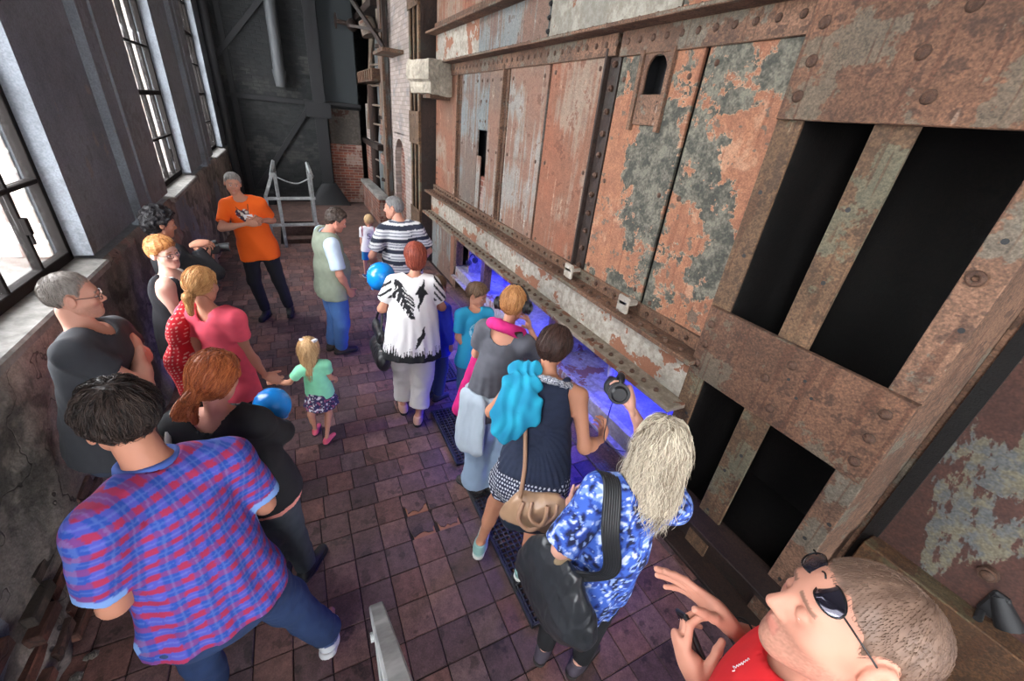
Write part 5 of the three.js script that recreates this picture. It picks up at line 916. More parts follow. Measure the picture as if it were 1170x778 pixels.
who.guide = person({ J: pose('guide'), H: 1.8, girth: 1.08, cell: 0.0135, label: 'man in a bright orange T-shirt with clasped hands facing the group', skin: S(212, 158, 134), head: { yaw: 172, pitch: 6, roll: 6 }, stubble: 0.2,
  hair: shortHair(S(168, 164, 158), { color2: S(110, 106, 102), recede: 0.5, line: 0.074, strands: 700 }), hands: { R: { d: [0.85, 0.1, 0.3], n: [0.2, 0.1, -0.9], curl: [0.45, 0.5, 0.5, 0.5] }, L: { d: [-0.85, 0.1, 0.3], n: [-0.2, 0, -0.9], curl: [0.45, 0.5, 0.5, 0.5] } },
  clothes: [pants({ len: 1.97, color: S(30, 30, 34), soff: 0.014 }), top({ sleeve: 0.72, hem: 0.16, loose: 0.02, cell: 0.0095, neck: 0.066, col: () => (lx, ly, lz, x, y, z) => {
    let c = S(252, 104, 22);
    const hx = lx - 0.005, hy = ly + 0.13, heart = (hx / 0.07) ** 2 + ((hy - Math.sqrt(Math.abs(hx) / 0.07) * 0.045) / 0.07) ** 2 < 1;                      // the printed heart of small pictures
    if (lz > 0.02 && heart) { const n = noise(lx * 60, ly * 60, 2); c = n > 0.25 ? S(210, 200, 190) : n > -0.1 ? S(120, 40, 50) : S(50, 52, 74); }
    return c; } })], shoes: { color: S(26, 25, 26), soleColor: S(20, 20, 20) } });
{ const c = who.guide, q = (x, y, z) => v3.add(v3.add(v3.add(c.J.che, c.Rc, x), c.U, y), c.Fc, z), zc = 0.148;
  const bd = new THREE.BoxGeometry(0.09, 0.055, 0.004); bd.applyMatrix4(new THREE.Matrix4().makeBasis(vec(v3.mul(c.Rc, -1)), vec(c.U), vec(c.Fc)).setPosition(vec(q(-0.05, -0.12, zc)))); part('name_badge', bd, mat({ color: rgb(232, 232, 236), roughness: 0.4 }), c.root);
  part('lanyard', merge([tube([q(-0.06, 0.03, 0.03), q(-0.07, -0.01, 0.12), q(-0.055, -0.09, zc)], 0.003, 14, 5), tube([q(0.06, 0.03, 0.03), q(0.05, -0.02, 0.12), q(-0.04, -0.09, zc)], 0.003, 14, 5)]), mat({ color: rgb(40, 40, 44) }), c.root); }

who.vest = person({ J: pose('vest'), H: 1.72, girth: 1.06, belly: 0.09, cell: 0.0125, label: 'man in an olive vest over a pale blue shirt walking past in jeans', skin: S(220, 158, 136), head: { yaw: 82, pitch: 26 }, blush: 0.25,
  hair: { color: S(84, 70, 62), color2: S(46, 38, 34), ears: false, thick: 0.022, amp: 0.008, curl: true, freq: 48, strands: 900, len: 0.035, wave: 0.8, line: 0.07, vol: [[0, -0.02, -0.07, 0.066, 0.06, 0.045]] },
  hands: { R: { curl: [0.5, 0.55, 0.6, 0.6] } }, clothes: [pants({ len: 1.97, color: S(70, 108, 164), soff: 0.026, amp: 0.01 }), top({ sleeve: 0.82, soff: 0.026, hem: 0.06, neck: 0.06, col: flat(S(196, 212, 230)) }), top({ name: 'vest', strap: 0.165, off: 0.026, hem: 0.14, loose: 0.03, neck: 0.075, open: 0.05, arm: 0.35, amp: 0.01, col: flat(S(138, 146, 128), 0.1) })], shoes: { color: S(56, 46, 42), soleColor: S(32, 28, 26) } });

who.toddler = person({ J: pose('toddler'), H: 1.02, kid: true, cell: 0.012, label: 'small blond child in a white T-shirt and blue shorts far down the aisle', head: { yaw: 0, pitch: 8 }, hair: shortHair(S(222, 192, 146), { color2: S(178, 142, 98), thick: 0.017 }),
  clothes: [pants({ len: 0.85, color: S(40, 134, 190), name: 'shorts', flare: 1.6 }), top({ sleeve: 0.8, hem: 0.12, loose: 0.02, cell: 0.007, col: () => (lx, ly, lz) => (Math.abs(lx) > 0.085 && Math.abs(lx) < 0.1 && ly > -0.12 ? S(190, 60, 70) : S(236, 232, 232)) })], shoes: { color: S(40, 60, 100), soleColor: S(200, 200, 200) } });
{ const c = who.toddler, f = (x, y) => v3.add(v3.add(v3.add(c.J.che, c.Rc, x), c.U, y), c.Fc, -0.098);
  part('shirt_number', tube([f(0.03, -0.075), f(-0.012, -0.075), f(-0.014, -0.11), f(0.018, -0.112), f(0.024, -0.135), f(0.006, -0.155), f(-0.02, -0.15)], 0.0045, 30, 6), mat({ color: rgb(50, 48, 60) }), c.root); }

who.polo = person({ J: pose('polo'), H: 1.8, girth: 1.14, belly: 0.06, cell: 0.013, label: 'grey-haired man in a navy and white striped polo shirt seen from behind', skin: S(216, 160, 138), head: { yaw: -62, pitch: 4 }, hair: shortHair(S(140, 138, 136), { color2: S(92, 90, 90), strands: 900, thick: 0.012 }), stubble: 0.2,
  clothes: [pants({ len: 1.97, color: S(70, 82, 104), soff: 0.022 }), top({ sleeve: 0.78, soff: 0.03, hem: 0.16, loose: 0.035, neck: 0.064, cell: 0.011, col: () => (lx, ly) => { const t = ((ly + 2) / 0.125) % 1; return t < 0.36 ? S(36, 40, 56) : t < 0.5 ? S(214, 212, 212) : t < 0.6 ? S(84, 88, 104) : t < 0.78 ? S(206, 206, 208) : t < 0.86 ? S(110, 112, 124) : S(212, 212, 212); } }),
    (c) => part('collar', new THREE.TorusGeometry(0.064, 0.016, 8, 24).scale(1, 1, 1.3).applyMatrix4(new THREE.Matrix4().makeBasis(vec(c.Rc), vec(c.Fc), vec(c.U)).setPosition(vec(v3.add(c.J.che, c.U, 0.045)))), mat({ color: rgb(36, 40, 56) }), c.root)], shoes: { color: S(40, 38, 40) } });

who.blouse = person({ J: pose('blouse'), H: 1.66, fem: true, girth: 1.16, cell: 0.0115, label: 'red-haired woman in a white blouse with black leaf print seen from behind', head: { yaw: 6, pitch: 16 }, hair: { color: S(158, 78, 58), color2: S(104, 44, 36), ears: false, thick: 0.026, amp: 0.004, vol: [[0, -0.03, -0.05, 0.082, 0.09, 0.066], [-0.05, -0.03, 0, 0.04, 0.07, 0.05], [0.05, -0.03, 0, 0.04, 0.07, 0.05]], strands: 1500, len: 0.07, grav: 1.2, segs: 6 },
  clothes: [pants({ len: 1.72, color: S(206, 200, 198), soff: 0.032, amp: 0.012, flare: 1.5, var: 0.04 }), top({ sleeve: 0.62, soff: 0.03, hem: 0.2, loose: 0.05, neck: 0.075, neckY: 0.012, gather: 0.006, cell: 0.007, col: () => (lx, ly, lz, x, y, z) => {
    const w = S(228, 224, 224), b = S(24, 24, 28); let k = false; const wob = noise(lx * 30, ly * 22, 1) * 0.012;
    if (lz < 0.03) {
      const u = lx + 0.075, v = ly + 0.13; if (v > -0.15 && v < 0.15) { const s = u + v * 0.4 + wob, half = 0.085 * (1 - Math.abs(v) / 0.17); if (Math.abs(s) < half) k = ((v * 1.5 + Math.abs(s) * 1.7 + 1) % 0.062) < 0.046 || Math.abs(s) < 0.016; }
      const u2 = lx - 0.06, v2 = ly + 0.09; if (Math.abs(u2 - v2 * 0.15 + wob) < 0.03 * (1 - Math.abs(v2) / 0.13)) k = true; if (v2 > 0 && v2 < 0.07 && Math.abs(u2) < 0.055 - v2 * 0.6) k = true;
      if (lx > 0.16 && ((ly * 1.3 + lx * 1.7 + 2) % 0.08) < 0.034 && ly > -0.16) k = true; if (lx < -0.17 && ly > -0.14 && ((ly * 1.3 - lx + 2) % 0.08) < 0.03) k = true;
      const u3 = lx - 0.05, v3_ = ly + 0.44; if (Math.abs(v3_) < 0.1 && Math.abs(u3 - 0.35 * v3_ + wob) < 0.026 * (1 - Math.abs(v3_) / 0.105)) k = true;
    }
    const t = ((Math.atan2(lx, -lz) * 9 + 40) % 1), zig = -0.6 + 0.085 * Math.abs(t * 2 - 1) * (0.5 + 0.8 * hsh(Math.floor(Math.atan2(lx, -lz) * 9 + 40), 1, 1)); if (ly < zig) k = true;
    return k ? b : w; } })], hands: { L: { curl: [0.6, 0.6, 0.6, 0.6] }, R: { curl: [0.5, 0.5, 0.5, 0.5] } }, shoes: { color: S(196, 150, 134), soleColor: S(28, 26, 26), sole: 0.03, name: 'sandal' } });

who.bluekid = person({ J: pose('bluekid'), H: 1.3, kid: true, cell: 0.014, label: 'child in a bright blue jacket half hidden behind the woman in the leaf-print blouse', head: { yaw: 60, pitch: 15 }, hair: shortHair(S(110, 84, 62)), clothes: [pants({ len: 1.95, color: S(52, 66, 112), soff: 0.03 }), top({ name: 'jacket', sleeve: 1.95, hem: 0.16, loose: 0.06, soff: 0.024, col: flat(S(44, 60, 190)) })], shoes: { color: S(62, 66, 76), boot: 0.05, soleColor: S(30, 30, 32), name: 'boot' } });

who.boy = person({ J: pose('boy'), H: 1.33, kid: true, cell: 0.0105, hcell: 0.0035, label: 'boy in a turquoise T-shirt and denim shorts beside the niche', head: { yaw: 138, pitch: 14 }, iris: S(80, 70, 60), hair: shortHair(S(126, 98, 76), { color2: S(78, 58, 44), thick: 0.02, line: 0.05, amp: 0.004, strands: 1200, len: 0.05, lift: 0.003 }),
  clothes: [pants({ len: 1.15, color: S(70, 98, 140), soff: 0.026, flare: 1.3, name: 'shorts', amp: 0.009 }), top({ sleeve: 0.78, soff: 0.024, hem: 0.13, loose: 0.03, cell: 0.0075, col: () => (lx, ly, lz) => { let c = S(38, 148, 186); const r = Math.hypot(lx / 0.062, (ly + 0.15) / 0.085); if (lz > 0 && r < 1 && (Math.abs(r - 0.85) < 0.08 || (r < 0.7 && noise(lx * 70, ly * 70, 4) > 0.3))) c = S(150, 206, 222); return c; } })],
  hands: { R: { n: [-0.2, -0.3, -0.9], curl: [0.4, 0.4, 0.45, 0.5] } }, shoes: { color: S(48, 52, 58), boot: 0.11, soleColor: S(28, 28, 30), name: 'boot' } });

who.scarf = person({ J: pose('scarf'), H: 1.66, fem: true, girth: 1.0, cell: 0.0105, label: 'woman with a pink scarf listening to headphones in a grey top', head: { yaw: 48, pitch: 22, roll: 4 }, hair: { color: S(206, 150, 96), color2: S(146, 92, 54), ears: false, thick: 0.022, amp: 0.006, freq: 44, strands: 2200, len: 0.05, wave: 0.45, vol: [[0, -0.015, -0.05, 0.078, 0.066, 0.06]], lift: 0.004 },
  hands: { R: { d: [-0.35, 0.85, 0.1], n: [-0.85, 0.1, -0.3], curl: [0.3, 0.34, 0.38, 0.45], thumb: 0.2, spread: 2 } }, clothes: [pants({ len: 1.98, color: S(150, 172, 196), soff: 0.04, flare: 1.7, amp: 0.014, var: 0.05 }), top({ sleeve: 0.6, soff: 0.022, hem: 0.16, loose: 0.03, neck: 0.1, neckY: 0.0, neckF: -0.01, gather: 0.006, gn: 17, cell: 0.009, col: flat(S(92, 92, 100), 0.12) }),
    (c) => { const { J, U, Rc, Fc, Rh, Fh } = c; const q = (x, y, z) => v3.add(v3.add(v3.add(J.che, Rc, x), U, y), Fc, z), fm = (l, r, cell, col, nm, am) => { const f0 = uni(l, 0.03), f = (x, y, z) => f0(x, y, z) - am * folds(x, y, z, 2.2); return f; };
      const sc = S(222, 40, 128), ring = []; for (let i = 0; i < 14; i++) { const a = i / 14 * 6.283, b = (i + 1) / 14 * 6.283; ring.push(cap(q(Math.cos(a) * 0.1, 0.035 - Math.sin(a) * 0.03, -0.015 + Math.sin(a) * 0.075), q(Math.cos(b) * 0.1, 0.035 - Math.sin(b) * 0.03, -0.015 + Math.sin(b) * 0.075), 0.03, 0.03)); }
      const tail = [cap(q(-0.08, 0.01, 0.06), q(-0.2, -0.22, 0.14), 0.03, 0.035), cap(q(-0.2, -0.22, 0.14), q(-0.25, -0.8, 0.1), 0.035, 0.06, Fc, 2)], f = fm([...ring, ...tail], 0, 0, 0, 0, 0.005), [lo, hi] = bounds([q(0, 0, 0), q(-0.25, -0.82, 0.12), q(0.13, 0.05, 0.1), q(-0.13, 0.05, -0.1)], 0.09);
      part('scarf', surf(f, lo, hi, 0.007, (x, y, z) => mix3(sc, S(180, 24, 100), clamp(0.4 + 0.5 * noise(x * 40, y * 14, z * 40)))), clothMat, c.root);
      const P = (x, y, z) => v3.add(v3.add(v3.add(J.pel, Rh, x), [0, 1, 0], y), Fh, z), jk = []; for (let i = 0; i < 12; i++) { const A = (t) => { const a = t / 12 * 6.283; return P(Math.cos(a) * 0.185, 0.0 + 0.02 * Math.sin(a * 2), Math.sin(a) * 0.145); }; jk.push(cap(A(i), A(i + 1), 0.03)); }
      jk.push(cap(P(-0.2, 0, 0.03), P(-0.225, -0.36, 0.02), 0.07, 0.085, Rh, 2.4), cap(P(-0.19, 0, -0.07), P(-0.215, -0.34, -0.09), 0.06, 0.075, Rh, 2.4)); const jf0 = uni(jk, 0.03), jf = (x, y, z) => jf0(x, y, z) - 0.006 * folds(x, y * 0.5, z, 3);
      const [l2, h2] = bounds([P(-0.22, -0.42, 0), P(-0.2, 0.05, 0.1), P(0.2, 0.05, -0.16), P(0.2, 0, 0.16), P(-0.2, 0, -0.16)], 0.12); part('tied_jacket', surf(jf, l2, h2, 0.008, denimLike(S(176, 188, 200), 0.05)), clothMat, c.root); }], shoes: { color: S(70, 66, 64) } });

who.tank = person({ J: pose('tank'), H: 1.7, fem: true, girth: 1.08, cell: 0.009, limb: 1.02, label: 'dark-haired woman in a navy tank top and polka-dot shorts', skin: S(212, 154, 124), head: { yaw: 48, pitch: 34, roll: -4 }, hair: { color: S(78, 54, 46), color2: S(34, 22, 20), ears: false, thick: 0.03, amp: 0.005, strands: 3000, len: 0.07, crown: [0, 0.115, -0.03], vol: [[0, 0.0, -0.045, 0.092, 0.088, 0.075]], grav: 0.9, lift: 0.003, haircell: 0.0055 },
  hands: { R: { d: [0.6, 0.2, -0.75], n: [-0.4, 0.5, -0.5], curl: [0.5, 0.55, 0.6, 0.6] }, L: {} }, clothes: [pants({ len: 0.36, color: S(34, 40, 66), soff: 0.03, flare: 1.6, name: 'shorts', cell: 0.005, col: () => (lx, ly, lz) => { const a = Math.atan2(lx, lz) * 0.19, u = a / 0.024, r = Math.floor(ly / 0.021), v = ly / 0.021 - r, uu = u + (r & 1) * 0.5, du = (uu - Math.floor(uu) - 0.5) * 0.024, dv = (v - 0.5) * 0.021; return Math.hypot(du, dv) < 0.0062 ? S(214, 218, 230) : S(34, 40, 66); } }),
    top({ name: 'tank_top', strap: 0.1, arm: 0.42, hem: 0.02, off: 0.012, neck: 0.078, neckY: 0.02, amp: 0.004, gather: 0.003, gn: 30, cell: 0.007, col: () => (lx, ly, lz, x, y, z) => { const n = 1 + 0.12 * noise(x * 40, y * 90, z * 40); return v3.mul(S(38, 46, 68), n); } }),
    (c) => { const { J, U, Rc, Fc } = c, q = (x, y, z) => v3.add(v3.add(v3.add(J.che, Rc, x), U, y), Fc, z), ring = []; for (let i = 0; i < 18; i++) { const A = (j) => { const a = j / 18 * 6.283; return q(Math.cos(a) * 0.105, 0.03 - Math.abs(Math.cos(a)) * 0.012 - Math.max(0, Math.sin(a)) * 0.04, -0.012 + Math.sin(a) * 0.085); }; ring.push(cap(A(i), A(i + 1), 0.017)); } const f0 = uni(ring, 0.012), f = (x, y, z) => f0(x, y, z) - 0.006 * noise(x * 60, y * 60, z * 60), [lo, hi] = bounds([q(0.13, 0.02, 0.1), q(-0.13, 0.02, -0.12), q(0.13, -0.02, -0.1), q(-0.13, 0, 0.1)], 0.04);
      part('frill_collar', surf(f, lo, hi, 0.0045, (x, y, z) => { const p = v3.sub([x, y, z], J.che), a = Math.atan2(v3.dot(p, Rc), v3.dot(p, Fc)); return (a * 22 % 1 + 1) % 1 < 0.5 ? S(206, 206, 212) : S(70, 76, 96); }), clothMat, c.root); }], shoes: { color: S(176, 206, 200), soleColor: S(226, 226, 220), sole: 0.028, name: 'sneaker', col: (h) => (h < 0.05 ? S(190, 214, 206) : S(140, 180, 174)) } });

who.blonde = person({ J: pose('blonde'), H: 1.68, fem: true, girth: 1.04, cell: 0.0085, label: 'woman with long wavy blonde hair in a blue patterned blouse', skin: S(226, 176, 156), head: { yaw: 50, pitch: 20 }, hair: { color: S(224, 211, 188), color2: S(122, 104, 84), ears: false, lock: 0.022, frizz: 0.5, thick: 0.03, amp: 0.007, freq: 34, streak: 16, crown: [-0.01, 0.12, 0.0], blend: 0.05, vol: [[[-0.055, 0.02, -0.03], [-0.085, -0.19, -0.05], 0.046, 0.034], [[0.055, 0.02, -0.03], [0.085, -0.19, -0.05], 0.046, 0.034], [[0, 0.03, -0.065], [0, -0.21, -0.1], 0.056, 0.04], [[-0.04, 0.02, -0.065], [-0.06, -0.22, -0.09], 0.046, 0.03], [[0.04, 0.02, -0.065], [0.06, -0.22, -0.09], 0.046, 0.03]], pts: [[0.12, -0.3, -0.15], [-0.12, -0.3, -0.15]], strands: 6000, len: 0.2, segs: 14, wave: 0.55, wfreq: 0.6, grav: 2.2, lift: 0.014, rad: 0.0018, hang: true, light: 0.25, haircell: 0.006 },
  hands: { R: { d: [0.1, 0.75, -0.55], n: [-0.35, 0.1, -0.8], curl: [0.5, 0.55, 0.6, 0.65], thumb: 0.6 }, L: { curl: [0.45, 0.5, 0.5, 0.5], n: [0.7, 0.4, -0.1] } }, clothes: [pants({ len: 1.95, color: S(28, 28, 32), name: 'leggings', soff: 0.008, amp: 0.003 }), top({ name: 'blouse', sleeve: 0.95, soff: 0.03, hem: 0.26, loose: 0.035, neck: 0.08, gather: 0.008, cell: 0.0068, amp: 0.01, col: () => (lx, ly, lz, x, y, z) => { const w1 = noise(x * 22, y * 22, z * 22), w2 = noise(x * 22 + 40, y * 22, z * 22 + 9), n = noise(x * 44 + w1 * 1.8, y * 32 + w2 * 1.8, z * 44), m = noise(x * 80 + w2 * 2, y * 60, z * 80 + w1 * 2); return n > 0.32 ? (m > 0.1 ? S(206, 216, 238) : S(120, 150, 216)) : n > -0.05 ? S(62, 98, 190) : m > 0.35 ? S(150, 174, 228) : n > -0.35 ? S(40, 62, 140) : S(22, 28, 62); } })], shoes: { color: S(70, 62, 74), soleColor: S(40, 34, 34), name: 'sandal', w: 0.92 } });
{ const c = who.blonde, w = c.J.wrL, e = v3.lerp(c.J.wrL, c.J.elL, 0.1); part('bracelet', rod(v3.lerp(w, c.J.elL, 0.08), v3.lerp(w, c.J.elL, 0.14), 0.032, 0.034, 16), M.black, c.root); }

who.red = person({ lid: -0.0055, J: pose('red'), H: 1.8, girth: 1.22, cell: 0.009, hcell: 0.0032, handcell: 0.003, label: 'man in a red T-shirt with sunglasses pushed up on his cropped hair', skin: S(208, 152, 130), head: { yaw: -40, pitch: -10, roll: -10 }, stubble: 0.55, hair: { color: S(128, 102, 86), color2: S(100, 78, 66), frizz: 6, fade: 0.014, fadeTo: S(206, 156, 136), thick: 0.0035, taper: 0.06, amp: 0.001, line: 0.082, recede: 0.9, strands: 20000, len: 0.0065, segs: 2, rad: 0.00038, lift: 0.002, grav: 0.4, haircell: 0.0042 },
  hands: { R: { d: [-0.3, 0.25, -0.9], n: [-0.75, -0.3, 0.2], curl: [0.16, 0.16, 0.18, 0.22], thumb: 0.25, spread: 0.4 }, L: { d: [0.0, 0.55, -0.8], n: [0.75, 0.3, 0.1], curl: [0.5, 0.55, 0.55, 0.6], thumb: 0.55 } },
  clothes: [pants({ len: 1.9, color: JEANS }), top({ sleeve: 0.6, soff: 0.024, hem: 0.14, loose: 0.02, neck: 0.07, cell: 0.0095, col: flat(S(214, 28, 36)) })], shoes: { color: S(60, 56, 56) } });
{ const c = who.red, mir = new THREE.MeshPhysicalMaterial({ color: rgb(60, 56, 70), metalness: 0.7, roughness: 0.05, clearcoat: 1 }); specs(c, mat({ color: rgb(18, 18, 20), roughness: 0.25 }), mir, 0.004, -0.008, 0.6, 'sunglasses', 1.14);
  part('cord_bracelet', new THREE.TorusGeometry(0.031, 0.0025, 6, 24).applyQuaternion(new THREE.Quaternion().setFromUnitVectors(new THREE.Vector3(0, 0, 1), vec(v3.nor(v3.sub(c.J.wrR, c.J.elR))))).translate(...v3.lerp(c.J.wrR, c.J.elR, 0.1)), M.black, c.root); }

{ // white script printed on the red T-shirt
  const c = who.red, a = [-0.101, 1.726, -0.153], e = v3.nor([0.029, 0.043, 0.009]), n = [-0.36, 0.43, -0.83], w = v3.nor(v3.cross(e, n)), q = (t, h) => v3.add(v3.add(v3.add(a, e, t), w, h), n, 0.004), l = [q(0, 0.006), q(0.005, 0.008), q(0.004, 0), q(0.002, -0.004)];
  for (let i = 0; i < 14; i++) l.push(q(0.006 + i * 0.0025, (i & 1 ? 0.0035 : -0.001) * (i % 5 === 2 ? 1.6 : 1)));
  part('printed_lettering', tube(l, 0.0007, 80, 4), mat({ color: rgb(226, 220, 220) }), c.root); }

who.plaid = person({ J: pose('plaid'), H: 1.82, girth: 1.04, cell: 0.0085, label: 'man in a blue and red checked shirt striding away in jeans', skin: S(206, 148, 122), head: { yaw: -30, pitch: 14, roll: 0 }, hair: { color: S(74, 60, 54), color2: S(22, 18, 18), thick: 0.026, amp: 0.005, nape: -0.07, taper: 0.06, strands: 5000, len: 0.06, segs: 6, wave: 0.35, lift: 0.008, crown: [0, 0.11, -0.06], grav: 0.4, rad: 0.0014, vol: [[0, 0.03, -0.05, 0.074, 0.075, 0.058]], haircell: 0.0055 },
  toeR: [0.15, 0, -1], toeL: [-0.35, 0, -1], hands: { L: { curl: [0.6, 0.6, 0.6, 0.6] } }, clothes: [pants({ len: 1.97, color: S(34, 54, 92), soff: 0.024, amp: 0.01, var: 0.2 }), top({ sleeve: 0.74, soff: 0.024, hem: 0.09, loose: 0.014, neck: 0.068, neckY: 0.01, cell: 0.006, amp: 0.012, gather: 0.006, gn: 9, col: (c) => (lx, ly, lz, x, y, z) => {
    const d = (s) => { const a = v3.sub([x, y, z], c.J['sh' + s]), b = v3.sub(c.J['el' + s], c.J['sh' + s]); return v3.dot(a, b) / v3.dot(b, b); };
    const side = lx > 0.17 ? 'R' : lx < -0.17 ? 'L' : null; if (side && d(side) > 0.64) { const a = v3.lerp(c.J['sh' + side], c.J['el' + side], d(side)); if (v3.len(v3.sub([x, y, z], a)) < 0.085) return S(120, 156, 214); }                // turned-up cuffs
    const st = (t, w) => { const q = ((t % 1) + 1) % 1; return q < w ? 1 : 0; }, th = (t) => { const q = ((t % 1) + 1) % 1; return Math.abs(q - 0.72) < 0.05 ? 1 : 0; }, P = 0.05, u = lx + lz * 0.3, a = st(u / P, 0.45), b = st(ly / P, 0.42); let k = mix3(S(40, 84, 184), S(26, 44, 112), (1 - a) * 0.45); k = mix3(k, S(166, 30, 52), b ? (a ? 0.9 : 0.42) : a ? 0.14 : 0); return mix3(k, S(150, 176, 226), Math.max(th(u / P), th(ly / P)) * 0.14); } }),
    (c) => { const g = []; const loop = [], q = (a) => v3.add(v3.add(v3.add(c.J.pel, c.U, -0.085), c.Rh, Math.cos(a) * 0.166), c.Fh, Math.sin(a) * 0.125); for (let i = 0; i < 24; i++) loop.push(q(i / 24 * 6.283)); part('belt', tube(loop, 0.017, 60, 8, true), mat({ color: rgb(104, 66, 46), roughness: 0.55 }), c.root); },
    (c) => part('collar', new THREE.TorusGeometry(0.07, 0.016, 8, 28).scale(1, 1, 1.6).applyMatrix4(new THREE.Matrix4().makeBasis(vec(c.Rc), vec(c.Fc), vec(c.U)).setPosition(vec(v3.add(v3.add(c.J.che, c.U, 0.045), c.Fc, 0.02)))), mat({ color: rgb(70, 100, 178) }), c.root)], shoes: { color: S(210, 212, 216), soleColor: S(226, 226, 226), sole: 0.03, name: 'sneaker', tilt: { R: 0.55, L: 0 }, col: (h, x, y, z) => (h > 0.06 ? S(60, 84, 130) : S(214, 216, 220)) } });

who.redhead = person({ J: pose('redhead'), H: 1.66, fem: true, girth: 1.04, cell: 0.0105, label: 'red-haired woman in a black top and dark jeans beside the blue balloon', skin: S(226, 166, 146), head: { yaw: 18, pitch: 22 }, hair: { color: S(196, 112, 66), color2: S(122, 56, 34), ears: false, thick: 0.024, amp: 0.005, tie: [-0.06, -0.09, -0.1], vol: [[0, -0.0, -0.045, 0.085, 0.086, 0.07], [[-0.05, -0.06, -0.1], [-0.085, -0.13, -0.12], 0.03, 0.034], [[-0.07, -0.1, -0.11], [-0.03, -0.16, -0.12], 0.026, 0.018]], pts: [[-0.12, -0.2, -0.16]], strands: 3500, len: 0.08, segs: 6, wave: 0.35, lift: 0.005, rad: 0.0015, haircell: 0.006 },
  hands: { R: { n: [-0.6, -0.2, -0.6], curl: [0.4, 0.4, 0.45, 0.5] } }, clothes: [pants({ len: 1.95, color: S(64, 70, 78), soff: 0.018, var: 0.18 }), top({ name: 'undershirt', off: 0.012, sleeve: 0, strap: 0.14, hem: 0.13, neck: 0.1, col: flat(S(232, 150, 136)) }), top({ sleeve: 1.72, soff: 0.018, hem: 0.08, off: 0.016, loose: 0.025, neck: 0.088, neckY: 0.008, cell: 0.008, col: flat(S(30, 29, 32)) }),
    (c) => { const q = (x, y, z) => v3.add(v3.add(v3.add(c.J.che, c.Rc, x), c.U, y), c.Fc, z); part('bag_strap', tube([q(-0.16, -0.2, 0.14), q(-0.165, -0.04, 0.08), q(-0.15, 0.04, 0.0), q(-0.155, -0.04, -0.1), q(-0.16, -0.25, -0.15)], 0.012, 30, 6), mat({ color: rgb(176, 168, 160), roughness: 0.5 }), c.root); }], shoes: { color: S(28, 27, 28), soleColor: S(22, 22, 22) } });

who.coral = person({ J: pose('coral'), H: 1.66, fem: true, girth: 0.84, cell: 0.0105, label: 'woman in a coral T-shirt with a blonde ponytail holding a girl\'s hand', head: { yaw: 22, pitch: 10 }, hair: { color: S(224, 176, 118), color2: S(170, 114, 66), thick: 0.016, amp: 0.003, tie: [-0.015, -0.035, -0.115], vol: [[[-0.012, -0.03, -0.1], [-0.015, -0.05, -0.125], 0.024, 0.024], [[-0.015, -0.05, -0.125], [-0.015, -0.16, -0.125], 0.026, 0.016]], pts: [[0, -0.2, -0.15]], strands: 2200, len: 0.07, wave: 0.08, rad: 0.0014, lift: 0.003 },
  hands: { R: { d: [0.75, -0.6, 0.0], n: [-0.2, -0.3, -0.9], curl: [0.5, 0.5, 0.5, 0.5] } }, clothes: [pants({ len: 1.97, color: S(34, 36, 48) }), top({ sleeve: 0.5, soff: 0.014, hem: 0.12, loose: 0.0, off: 0.012, neck: 0.08, cell: 0.007, col: flat(S(232, 84, 104)) })], shoes: { color: S(50, 48, 52) } });

who.girl = person({ J: pose('girl'), H: 1.0, kid: true, fem: true, cell: 0.009, label: 'little girl in a mint T-shirt and flowered skirt holding a woman\'s hand', head: { yaw: 18, pitch: 6 }, hair: { color: S(224, 190, 142), color2: S(172, 128, 84), ears: false, thick: 0.018, amp: 0.003, vol: [[[0, 0.02, -0.07], [0.01, -0.2, -0.1], 0.05, 0.03], [[-0.03, 0.0, -0.06], [-0.02, -0.17, -0.09], 0.045, 0.028], [[0.04, 0.0, -0.05], [0.035, -0.16, -0.08], 0.045, 0.028]], pts: [[0.1, -0.26, -0.15], [-0.1, -0.26, -0.15]], strands: 2200, len: 0.12, segs: 7, wave: 0.2, grav: 2.5, lift: 0.004, rad: 0.0016, hang: true },
  hands: { L: { curl: [0.4, 0.4, 0.4, 0.4], n: [0.2, -0.6, -0.7] } }, clothes: [top({ sleeve: 0.55, soff: 0.02, hem: 0.05, loose: 0.015, cell: 0.0065, neck: 0.07, col: flat(S(150, 236, 190)) }),
    (c) => { const { J, U, k } = c, wp = v3.add(J.pel, U, 0.03), hp = v3.add(J.pel, [0, -1, 0], 0.15), b = cap(wp, v3.add(hp, [0, -1, 0], 0.05), 0.08, 0.145), f = (x, y, z) => { const a = Math.atan2(x - J.pel[0], z - J.pel[2]); return Math.max(b(x, y, z) - 0.012 * Math.sin(a * 11) * clamp((wp[1] - y) / 0.15), hp[1] - y + 0.006 * Math.sin(a * 11), y - wp[1]); }, [lo, hi] = bounds([wp, hp], 0.19);
      part('skirt', surf(f, lo, hi, 0.0055, (x, y, z) => { const n = noise(x * 75, y * 75, z * 75); return n > 0.36 ? S(222, 216, 226) : n < -0.5 ? S(170, 90, 120) : S(52, 46, 86); }), clothMat, c.root);
      const bow = S(196, 196, 204), t = c.Hd.at(0.02, 0.112, -0.045), rr = c.R, g = [-1, 1].map((s) => { const e = new THREE.SphereGeometry(1, 12, 8); e.scale(0.034, 0.015, 0.012); e.rotateZ(s * 0.5); e.translate(s * 0.036, 0, 0); return e; }); g.push(new THREE.SphereGeometry(0.01, 8, 6)); const m = new THREE.Matrix4().makeBasis(vec(c.R), vec(c.Uh), vec(v3.mul(c.F, -1))).setPosition(vec(t)); part('hair_bow', merge(g).applyMatrix4(m), mat({ color: new THREE.Color().setRGB(...bow), roughness: 0.4 }), c.root); }], shoes: { color: S(226, 96, 116), soleColor: S(60, 40, 50) } });

